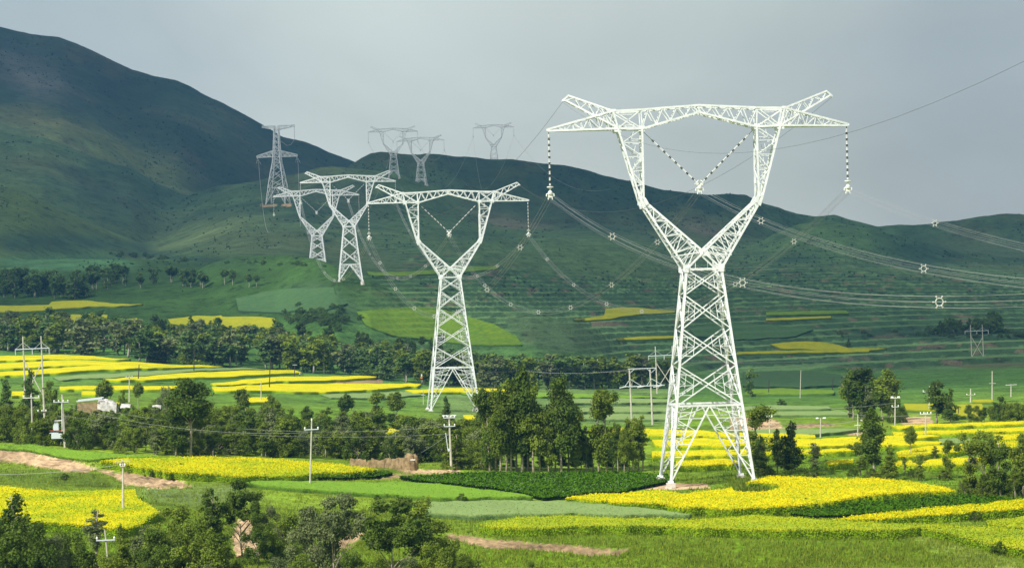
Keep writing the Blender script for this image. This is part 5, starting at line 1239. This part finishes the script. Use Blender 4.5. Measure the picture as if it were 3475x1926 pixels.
def pole(ub, vb, ut, vt, label, arms=(), r=.17, m=None, Y=None, extra=None, name='utility_pole'):
    """arms: (drop below the top, half width, number of insulators, material)"""
    p = on_ground(ub, vb) if Y is None else at_depth(ub, Y)
    q = pt(ut, vt, p.y) - p
    o = thing(name, label, 'utility pole', p, 0, 'concrete and timber utility poles')
    mb = MB(); mb.tube([q * -.06, q * .5, q], [r, r * .82, r * .62], 8); mb.build('shaft', m or CONC, o)
    for dr, hw, n, am in arms:
        c = q * (1 - dr / q.length) + Vector((0, -r, 0))
        mb = MB(); mb.bar(c + Vector((-hw, 0, -hw * .02)), c + Vector((hw, 0, hw * .02)), .12); a = mb.build('crossarm', am, o)
        for i in range(n):
            x = -hw * .92 + 2 * hw * .92 * i / max(1, n - 1)
            mb = MB(); insul(mb, c + Vector((x, 0, .05))); mb.build('insulator', WHITEINS, a)
    if extra: extra(o, q)
    return o, p, q

def pipe(o, q):
    mb = MB(); a = q * .38; b = q * .68
    mb.tube([a + Vector((-.34, -.1, -.25)), a + Vector((-.4, -.1, 0)), b + Vector((-.62, -.1, 0))], .07, 8); mb.box(a + Vector((-.25, -.1, -.05)), (.35, .2, .4)); mb.build('cable_pipe', GREYPAINT, o)
def strain(o, q):
    c = q * .985 + Vector((0, -.12, 0))
    for s in (-1, 1):
        mb = MB(); disc_stack(mb, c + Vector((s * .2, 0, 0)), c + Vector((s * 1.1, 0, 0)), .16, .12, 50); mb.build('insulator', WHITEINS, o)
def tails(o, q):
    c = q * .985 + Vector((0, -.12, 0)); 
    for s in (-1, 1): mb = MB(); mb.tube([c + Vector((s * .35, 0, 0)), c + Vector((s * .55, 0, .02)), c + Vector((s * .95, 0, 0))], [.05, .16, .14], 8); mb.build('insulator', WHITEINS, o)
POL = {}
def P_(k, *a, **kw): POL[k] = pole(*a, **kw)
P_('field', 418, 1754, 417, 1560, 'pale concrete pole with a flat crossarm standing in the left yellow field', [(.15, .95, 0, CONC), (.75, .3, 2, CONC)])
P_('gully', 354, 1900, 356, 1797, 'short concrete pole with a pale crossarm and pin insulators among the bottom left bushes', [(1.0, .95, 2, GREYPAINT)], Y=232, r=.12)
P_('slim', 1052, 1652, 1058, 1428, 'slim pole with three pin insulators at the edge of the green field', [(1.15, 1.0, 2, GREYPAINT)], r=.14, extra=lambda o, q: (lambda mb: (insul(mb, q, .4), mb.build('insulator', WHITEINS, o)))(MB()))
P_('pipe', 1532, 1596, 1524, 1406, 'leaning tan pole with two crossarms and a white cable pipe beside the thicket', [(.45, .9, 4, GREYPAINT), (1.75, .85, 3, GREYPAINT)], r=.2, extra=lambda o, q: (pipe(o, q), strain(o, q)))
P_('leftA', 102, 1506, 106, 1335, 'pale concrete pole with a short white crossarm left of the transformer', [(.65, 1.35, 3, WHITEWASH)], Y=372)
P_('wp', 439, 1364, 439, 1273, 'patchy white pole rising from the bushes left of the big round tree', [(.5, .8, 2, CONC)], r=.2)
P_('d1', 469, 1293, 472, 1236, 'dark timber pole on the left yellow strips, nearest the white patchy pole', m=DARKWOOD)
P_('d2', 658, 1262, 659, 1180, 'dark timber pole against the forest belt above the big round tree', m=DARKWOOD)
P_('w2', 886, 1366, 886, 1291, 'thin white pole between the round trees at the edge of the thicket', r=.15)
P_('w0', 66, 1187, 67, 1145, 'small pale pole behind the left pole frame by the brick wall', r=.15)
P_('d3', 914, 1322, 917, 1213, 'tall dark timber pole crossing two yellow strips left of the second pylon', m=DARKWOOD)
P_('d4', 998, 1284, 1001, 1233, 'dark timber pole beside the person on the yellow strip', [(.4, .7, 0, GREYPAINT)], m=DARKWOOD)
P_('flag', 1428, 1314, 1432, 1256, 'thin pole with white and orange boxes left of the second pylon', m=DARKWOOD, r=.1, extra=lambda o, q: (lambda a, b: (a.box(q * .72, (.35, .3, .75)), a.build('white_box', WHITEWASH, o), b.box(q * .57, (.62, .35, .5)), b.build('orange_box', ORANGE, o)))(MB(), MB()))
P_('w3', 1437, 1372, 1436, 1324, 'short white post at the left foot of the second pylon', [(1.2, .6, 0, GREYPAINT)], r=.13)
P_('mid', 1735, 1310, 1737, 1248, 'pale pole above the poplar row in front of the forest belt', [(.3, .6, 2, GREYPAINT)], r=.18)
P_('r1', 2612, 1486, 2611, 1404, 'pale pole just right of the big pylon legs by the pink bank', [(.6, .5, 2, CONC), (2.0, .5, 0, CONC)], r=.13)
P_('r2', 2784, 1484, 2785, 1417, 'pale pole with two white strain insulators at its top on the yellow strips', r=.14, extra=tails)
P_('r3', 2911, 1486, 2911, 1404, 'pale pole with a low white insulator behind the tallest right-hand tree', [(2.1, .7, 0, WHITEWASH)], r=.14, extra=lambda o, q: (lambda mb: (mb.tube([q * .74 + Vector((.5, -.1, 0)), q * .74 + Vector((.9, -.1, 0))], .13, 8), mb.build('insulator', WHITEINS, o)))(MB()))
P_('r4', 3037, 1449, 3038, 1345, 'tall pale pole with crossarm and strain insulators before the large tree clump', [(.25, 1.0, 0, WHITEWASH), (2.1, .7, 2, GREYPAINT)], r=.16, extra=tails)
P_('r5', 3141, 1487, 3141, 1398, 'pale concrete pole with white crossarm on the right yellow strips', [(.3, 1.05, 4, WHITEWASH)], r=.15)
P_('r6', 2715, 1350, 2718, 1255, 'tall thin bare pole on the green field right of the big pylon', r=.12)
P_('r7', 2608, 1340, 2610, 1288, 'dark timber pole nearest the big pylon on the shaded slope', m=DARKWOOD, r=.14)
P_('r8', 2825, 1322, 2827, 1285, 'dark timber pole left of the large tree clump', m=DARKWOOD, r=.14)
P_('r9', 3153, 1396, 3154, 1308, 'thin pole with a forked crossarm between the right tree clumps', [(1.4, 1.6, 2, GREYPAINT)], r=.15)
P_('r10', 3294, 1364, 3294, 1318, 'weathered pole with two crossarms above the right end clump', [(1.6, 1.1, 2, CONC), (4.0, .7, 1, CONC)], r=.22)
P_('r11', 3367, 1356, 3367, 1258, 'tallest grey pole above the right end clump', [(3.2, .9, 0, CONC)], r=.18)
P_('r12', 3431, 1346, 3431, 1302, 'grey pole with a white flat crossarm at the right edge', [(.2, 1.5, 0, WHITEWASH)], r=.18)
P_('r13', 3252, 1414, 3253, 1377, 'small dark pole in front of the dull yellow patch on the right', m=DARKWOOD, r=.12)

# transformer mounted between two poles
def transformer():
    pa = at_depth(146, 366); pb = at_depth(211, 361)
    qa = pt(146, 1310, pa.y) - pa; qb = pt(211, 1338, pb.y) - pb
    t = thing('transformer_stand', 'two concrete poles carrying a grey transformer on a rusty bar at the left', 'transformer', pa)
    for o_, q in ((Vector(), qa), (pb - pa, qb)):
        mb = MB(); mb.tube([o_ + Vector((0, 0, -.4)), o_ + q * .5, o_ + q], [.2, .17, .13], 8); mb.build('pole', CONC, t)
    d = pb - pa; h = qb.length
    mb = MB(); mb.bar(Vector((-.3, -.25, 2.45)), d + Vector((.3, -.25, 2.6)), .16); mb.bar(Vector((-.3, .25, 2.45)), d + Vector((.3, .25, 2.6)), .16); mb.build('support_beam', RUST, t)
    mb = MB(); mb.box(d * .58 + Vector((0, 0, 3.1)), (.75, .6, 1.0))
    for k in range(4): mb.box(d * .58 + Vector((-.42, -.25 + k * .16, 3.05)), (.1, .06, .7))
    for k in range(3): mb.tube([d * .58 + Vector((-.22 + k * .22, 0, 3.6)), d * .58 + Vector((-.22 + k * .22, 0, 3.85))], .06, 8)
    tk = mb.build('transformer_tank', GREYPAINT, t)
    mb = MB(); mb.box(d * .66 + Vector((-.1, -.3, 1.75)), (1.75, .6, .8)); mb.box(d * .52 + Vector((-.1, -.32, 2.2)), (1.4, .66, .1)); mb.build('switch_cabinet', GREYPAINT, t)
    mb = MB(); mb.bar(d + Vector((-.36, -.2, 2.6)), d + Vector((-.3, -.2, h * .84)), .12); mb.bar(d + Vector((-.36, -.2, 4.3)), d + Vector((-1.5, -.2, 4.25)), .14); mb.build('cable_duct', WHITEWASH, t)
    for c, hw, n in ((d + qb * .86 + Vector((-.2, -.2, 0)), 1.2, 4), (qa * .57 + Vector((-.3, -.2, 0)), .7, 3)):
        mb = MB(); mb.bar(c + Vector((-hw, 0, 0)), c + Vector((hw, 0, 0)), .1); a = mb.build('crossarm', DARKWOOD if n == 3 else GREYPAINT, t)
        for i in range(n): mb = MB(); insul(mb, c + Vector((-hw * .9 + i * 1.8 * hw / (n - 1), 0, .05))); mb.build('insulator', WHITEINS, a)
    mb = MB(); mb.bar(Vector((-.35, -.2, qa.length * .97)), Vector((.35, -.2, qa.length * .97)), .12); mb.build('top_bracket', DARKWOOD, t)
    return pa, pb, qa, qb
TPa, TPb, TQa, TQb = transformer()

def hframe(ul, ur, vt, vb, vx, vxt, vxb, ext, label, Y, r=.2, ext_l=None, guys=True):
    pl = at_depth(ul, Y); pr = at_depth(ur, Y); zb = min(pl.z, pr.z)
    zt = pt((ul + ur) / 2, vt, Y).z; zx = pt((ul + ur) / 2, vx, Y).z; za = pt((ul + ur) / 2, vxt, Y).z; zc_ = pt((ul + ur) / 2, vxb, Y).z
    t = thing('pole_frame', label, 'power line pole', pl, 0, 'twin-pole power line frames')
    d = pr - pl; d.z = 0; lean = -.0236 * 0
    B = pl.z
    for o_ in (Vector(), d):
        mb = MB(); mb.tube([o_ + Vector((0, 0, zb - B - .5)), o_ + Vector((-.1, 0, (zt - B) * .5)), o_ + Vector((-.25, 0, zt - B))], [r * 1.15, r, r * .75], 8); mb.build('pole', CONC, t)
    e = d.normalized() * ext; el = d.normalized() * (ext_l if ext_l is not None else ext)
    mb = MB(); mb.bar(Vector((-.2, -r, zx - B)) - el, d + e + Vector((-.2, -r, zx - B + .2)), .2); ca_ = mb.build('crossarm', GREYPAINT, t)
    mb = MB(); mb.bar((0, -r * .5, za - B), d + Vector((0, -r * .5, zc_ - B)), .22); mb.build('brace', CONC, t)
    mb = MB(); mb.bar(d + Vector((0, r * .5, za - B)), (0, r * .5, zc_ - B), .22); mb.build('brace', CONC, t)
    if guys:
        mb = MB(); up = (zx + (zt - zx) * .52) - B
        for o_, k in ((Vector(), -1), (Vector(), 1), (d, -1), (d, 1)): mb.bar(o_ + Vector((-.15, -r, up)), o_ + d.normalized() * k * min(ext, d.length / 2) + Vector((-.15, -r, zx - B)), .06)
        mb.build('stay_wire', GREYPAINT, t)
    for o_ in (-el * .95, d * .5, d + e * .95):
        mb = MB(); c = o_ + Vector((-.2, -r, zx - B)); disc_stack(mb, c, c + Vector((0, 0, -1.3)), .17, .12, 50); mb.build('insulator', [WHITEINS, DARKINS], ca_)
    return pl, pr, zx
H1 = hframe(80, 142, 1140, 1376, 1184, 1222, 1345, 1.9, 'tall twin-pole frame with crossed braces at the left edge', 540)
H2 = hframe(2224, 2281, 1174, 1348, 1206, 1232, 1320, 2.4, 'twin-pole frame with crossed braces half behind the left leg of the big pylon', 735)
H3 = hframe(3294, 3334, 1101, 1232, 1123, 1142, 1212, 2.6, 'grey twin-pole frame with crossed braces on the shaded right slope', 985)
def strain_frame():
    Y = 520; pl = at_depth(2136, Y); pr = at_depth(2206, Y); B = pl.z; d = pr - pl; d.z = 0
    zt = pt(2170, 1251, Y).z - B; zx = pt(2170, 1309, Y).z - B; w = d.length
    t = thing('pole_frame', 'twin-pole strain frame with a long low crossarm left of the big pylon', 'power line pole', pl, 0, 'twin-pole power line frames')
    for o_ in (Vector(), d): mb = MB(); mb.tube([o_ + Vector((0, 0, -.6)), o_ + Vector((-.12, 0, zt * .5)), o_ + Vector((-.3, 0, zt))], [.23, .2, .17], 8); mb.build('pole', CONC, t)
    mb = MB(); mb.bar(Vector((-.6, -.2, zt + .05)), d + Vector((1.1, -.2, zt + .15)), .16); mb.build('top_bar', GREYPAINT, t)
    mb = MB(); mb.bar(Vector((-1.9, -.22, zx - .1)), d + Vector((2.9, -.22, zx + .1)), .2); a = mb.build('crossarm', GREYPAINT, t)
    up = zx + (zt - zx) * .42
    for o_, k, h0, h1 in ((Vector((-.2, 0, 0)), -1.2, up, zx), (Vector((-.2, 0, 0)), 2.6, up, zx), (d, -1.2, up, zx), (d, 2.6, up, zx), (Vector((-.2, 0, 0)), 1.0, zt - .9, zt), (d, -.95, zt - .9, zt), (d, .95, zt - .9, zt)):
        mb = MB(); mb.bar(o_ + Vector((0, -.2, h0)), o_ + Vector((k, -.2, h1)), .11); mb.build('strut', GREYPAINT, t)
    for x0 in (-2.0, w * .5 - .3, w + 1.0):
        mb = MB(); disc_stack(mb, Vector((x0 + 1.2, -.3, zx)), Vector((x0 - .7, -1.3, zx - .3)), .17, .14, 50); mb.build('insulator', [WHITEINS, DARKINS], a)
    return pl, zt, zx
SF = strain_frame()

# small wires
def span(p, q, sag, lab, r=.014, m=None): single(p, q, sag, r, lab, m or WIRE, 'overhead_wire', 'overhead wire', 30, 'thin overhead wires of the small poles')
def top(k, f=1.0): o, p, q = POL[k]; return p + q * f
span(TPb + TQb * .86, top('pipe', .8), 2.4, 'thin wire crossing the thicket from the transformer stand to the leaning tan pole')
span(TPb + TQb * .6, top('pipe', .66), 1.6, 'lower thin wire in front of the thicket ending at the leaning tan pole')
span(TPb + TQb * .8, top('slim', .83), 1.5, 'thin wire from the transformer stand to the slim pole')
q_ = on_ground(1395, 1560); single(top('pipe', .66), q_ + Vector((0, 0, .2)), .1, .025, 'slanting stay wire from the leaning tan pole down into the thicket', WIRE, 'stay_wire', 'stay wire')
span(pt(-120, 1606, 292), top('field', .93), .5, 'pale wire running from the left edge to the pole in the yellow field', .022)
span(top('r1', .7), top('r3', .74), .8, 'thin wire along the pink bank between two right-hand poles', .022)
span(top('r4', .8), pt(2540, 1376, 560), 1.0, 'pale wire from the tall right pole towards the big pylon', .022)
span(top('r5', .97), top('r4', .15) + Vector((-14, 0, 3.5)), 1.2, 'thin wire running left from the pole on the right yellow strips', .022)
span(top('r5', .97), pt(3560, 1455, 520), 1.2, 'thin wire falling right from the pole on the right yellow strips', .022)
for k, (s, lb) in enumerate(((-1, 'left'), (0, 'middle'), (1, 'right'))):
    a_ = Vector(((H1[0].x + H1[1].x) / 2 + s * 4.2, H1[0].y, H1[2] - 1.3)); b_ = Vector((SF[0].x + 2.3 + s * 4.3, SF[0].y, SF[0].z + SF[2] - .3)); c_ = Vector(((H2[0].x + H2[1].x) / 2 + s * 5, H2[0].y, H2[2] - 1.3)); e_ = Vector(((H3[0].x + H3[1].x) / 2 + s * 5.5, H3[0].y, H3[2] - 1.3))
    span(a_, c_, 4.5, '%s thin wire strung from the left twin-pole frame to the one behind the big pylon' % lb, .016, WIREDARK)
    span(c_, e_, 5, '%s thin wire strung from the frame behind the big pylon to the far right frame' % lb, .02, WIRE)
    span(top('mid', .95) + Vector((s * .5, 0, 0)), Vector((SF[0].x + 2.3 + s * 2, SF[0].y, SF[0].z + SF[1])), 1.2, '%s thin wire from the strain frame to the pole above the poplars' % lb, .016, WIRE)

# ------------------------------------------------------------------ walls, shed, person
def mud_wall():
    t0 = on_ground(1190, 1580); t1 = on_ground(1385, 1592); t1.y = t0.y - 4
    t1.z = float(gz(np.array([t1.x / t1.y * F]), np.array([t1.y]))[0])
    t = thing('mud_wall', 'crumbling tan mud wall between the yellow field and the thicket', 'wall', t0)
    d = t1 - t0; n = 46; mb = MB(); vs = []; fs = []
    for i in range(n + 1):
        f = i / n; p = d * f; h = 1.2 + .8 * (fbm(np.array([f * 9.]), np.array([2.]), 5)[0] - .5) + .35 * sstep(.55, .9, f) - (.5 if .28 < f < .36 else 0)
        th = .35 + .1 * random.random()
        for y, z in ((-th, -.6), (-th * .85, h * .5), (-th * .6, h), (th * .6, h + .05), (th, -.6)): vs.append(p + Vector((random.uniform(-.05, .05), y + random.uniform(-.07, .07), z + random.uniform(-.06, .06))))
    for i in range(n):
        for k in range(4): fs.append((i * 5 + k, (i + 1) * 5 + k, (i + 1) * 5 + k + 1, i * 5 + k + 1))
    fs += [(0, 1, 3, 4), (1, 2, 3, 3), (n * 5, n * 5 + 4, n * 5 + 3, n * 5 + 1)]
    mb.quads(vs, [f for f in fs if len(set(f)) == 4]); mb.build('wall', MUD, t)
    e = d; mb = MB(); mb.tube([e + Vector((.3, -.2, -.6)), e + Vector((.25, -.2, 1.0)), e + Vector((.15, -.15, 1.9)), e + Vector((-.15, -.1, 2.35))], [1.05, .95, .8, .25], 8); mb.tube([e + Vector((1.0, .1, -.6)), e + Vector((.95, .1, 1.8)), e + Vector((.9, .1, 2.2))], [.6, .55, .3], 8)
    pil = mb.build('end_pillar', MUD, t)
    mb = MB(); mb.box(e + Vector((.75, -.95, 1.45)), (.75, .1, .16)); mb.build('white_plate', WHITEWASH, pil)
mud_wall()
def brick_wall():
    a = at_depth(-80, 830); b = at_depth(80, 835); z = min(a.z, b.z)
    t = thing('brick_wall', 'low reddish brick wall at the left edge above the yellow strips', 'wall', (a.x, a.y, z))
    d = Vector((b.x - a.x, b.y - a.y, 0)); mb = MB()
    mb.box(d * .5 + Vector((0, 0, .9)), (d.length, .4, 2.8)); mb.box(d * .5 + Vector((0, 0, 2.36)), (d.length + .3, .55, .14)); mb.build('wall', BRICK, t)
    mb = MB(); mb.bar(d * .87 + Vector((0, 0, 2.2)), d * .87 + Vector((0, 0, 3.4)), .25); mb.build('post', WHITEWASH, t)
    c = at_depth(94, 836); t = thing('white_hut', 'tiny whitewashed hut at the end of the reddish brick wall', 'hut', (c.x, c.y, c.z))
    mb = MB(); mb.box((0, 0, .8), (2.0, 2.0, 2.2)); mb.build('wall', WHITEWASH, t)
    mb = MB(); mb.box((.1, 0, 2.02), (2.8, 2.5, .2)); mb.build('roof', BRICK, t)
    mb = MB(); mb.box((.1, -1.02, .7), (.6, .06, 1.4)); mb.build('door', DARKWOOD, t)
brick_wall()
def shed():
    a = at_depth(262, 470); t = thing('sheeted_shed', 'low mud shed with a pale sheeted roof half hidden by the thicket', 'shed', a)
    z = pt(310, 1368, 470).z - a.z
    mb = MB(); mb.box((2.2, 0, z - 1.0), (4.6, 3.0, 2.4)); mb.build('wall', MUD, t)
    mb = MB(); mb.bar((-.2, -1.6, z + .55), (5.0, -1.6, z + 1.0), .22); mb.bar((-.2, 0, z + .75), (5.0, 0, z + 1.2), .22); mb.build('roof_edge', GREYPAINT, t)
    mb = MB(); vs = []; fs = []; n = 10
    for i in range(n + 1):
        f = i / n; x = 4.0 + f * 3.8
        for k in range(7):
            a_ = math.pi * k / 6; vs.append(Vector((x + random.uniform(-.08, .08), -1.7 * math.cos(a_), z - 1.2 + (1.9 + .5 * math.sin(f * 3)) * (math.sin(a_) ** .6 if 0 < k < 6 else 0) + random.uniform(-.08, .08) - f * .8)))
    for i in range(n):
        for k in range(6): fs.append((i * 7 + k, (i + 1) * 7 + k, (i + 1) * 7 + k + 1, i * 7 + k + 1))
    fs += [(0, 1, 2, 3), (0, 3, 4, 5), (0, 5, 6, 6)]
    mb.quads(vs, [f for f in fs if len(set(f)) == 4]); mb.build('sheeting', TARP, t)
    t2 = thing('plastic_tunnel', 'torn white plastic tunnel seen through the thicket right of the mud shed', 'greenhouse', at_depth(405, 468))
    for j, (x0, x1, h) in enumerate(((0, 2.0, .7), (6.4, 8.2, .8))):
        mb = MB(); vs = []; fs = []
        for i in range(6):
            for k in range(7):
                a_ = math.pi * k / 6; vs.append(Vector((x0 + (x1 - x0) * i / 5, -1.3 * math.cos(a_), z - .7 + h * math.sin(a_) + random.uniform(-.12, .12) - x0 * .06)))
        for i in range(5):
            for k in range(6): fs.append((i * 7 + k, (i + 1) * 7 + k, (i + 1) * 7 + k + 1, i * 7 + k + 1))
        mb.quads(vs, fs); mb.build('sheeting', TARP, t2)
shed()
def person():
    p = on_ground(1017, 1279); t = thing('person', 'person in white clothes and straw hat stooping on the yellow terrace edge', 'person', p, R(-60))
    J = [(0, 0, .95, .15), (.1, 0, 1.12, .15), (.22, 0, 1.3, .17), (.34, 0, 1.42, .06), (.42, .0, 1.5, .1),          # pelvis .. head
         (.0, .1, .9, .095), (.06, .11, .5, .07), (0, .11, .07, .05), (.14, .11, .04, .045), (.0, -.1, .9, .095), (.1, -.11, .5, .07), (.04, -.11, .07, .05), (.18, -.11, .04, .045),
         (.22, .18, 1.3, .06), (.36, .22, 1.08, .045), (.5, .18, .92, .035), (.56, .17, .86, .03), (.22, -.18, 1.3, .06), (.36, -.22, 1.08, .045), (.5, -.18, .92, .035), (.56, -.17, .86, .03)]
    E = [(0, 1), (1, 2), (2, 3), (3, 4), (0, 5), (5, 6), (6, 7), (7, 8), (0, 9), (9, 10), (10, 11), (11, 12), (2, 13), (13, 14), (14, 15), (15, 16), (2, 17), (17, 18), (18, 19), (19, 20)]
    me = bpy.data.meshes.new('body'); me.from_pydata([j[:3] for j in J], E, []); me.materials.append(CLOTH); o = obj('body', me, t); o.modifiers.new('skin', 'SKIN'); o.modifiers.new('sub', 'SUBSURF').levels = 1
    for i, j in enumerate(J): me.skin_vertices[0].data[i].radius = (j[3], j[3])
    me.skin_vertices[0].data[0].use_root = True
    mb = MB(); mb.tube([(.44, 0, 1.5), (.46, 0, 1.6), (.47, 0, 1.66)], [.22, .12, .06], 8); mb.build('hat', STRAW, t)
    mb = MB(); mb.tube([(.02, .1, .88), (.07, .11, .5), (.01, .11, .12)], [.12, .09, .08], 8); mb.tube([(.02, -.1, .88), (.11, -.11, .5), (.05, -.11, .12)], [.12, .09, .08], 8); mb.build('trousers', CLOTHD, t)
person()

# ------------------------------------------------------------------ air
def haze():
    mt = bpy.data.materials.new('valley_haze'); mt.use_nodes = True; t = mt.node_tree; t.nodes.remove(t.nodes['Principled BSDF'])
    v = t.nodes.new('ShaderNodeVolumePrincipled'); v.inputs['Color'].default_value = (.16, .46, .88, 1); v.inputs['Density'].default_value = 1.3e-4; v.inputs['Anisotropy'].default_value = .2
    t.links.new(v.outputs[0], t.nodes['Material Output'].inputs['Volume'])
    z0 = float(GZ.min()) - 1; z1 = float(GZ.max()) + 40; mb = MB()
    x = float(np.abs(GX).max()) + 5; y1 = float(GY.max()) + 5
    mb.box((0, (y1 - 40) / 2, (z0 + z1) / 2), (2 * x, y1 + 40 + 160, z1 - z0)); o = mb.build('haze', mt); tag(o, kind='stuff')
    o.location.y = 0
haze()
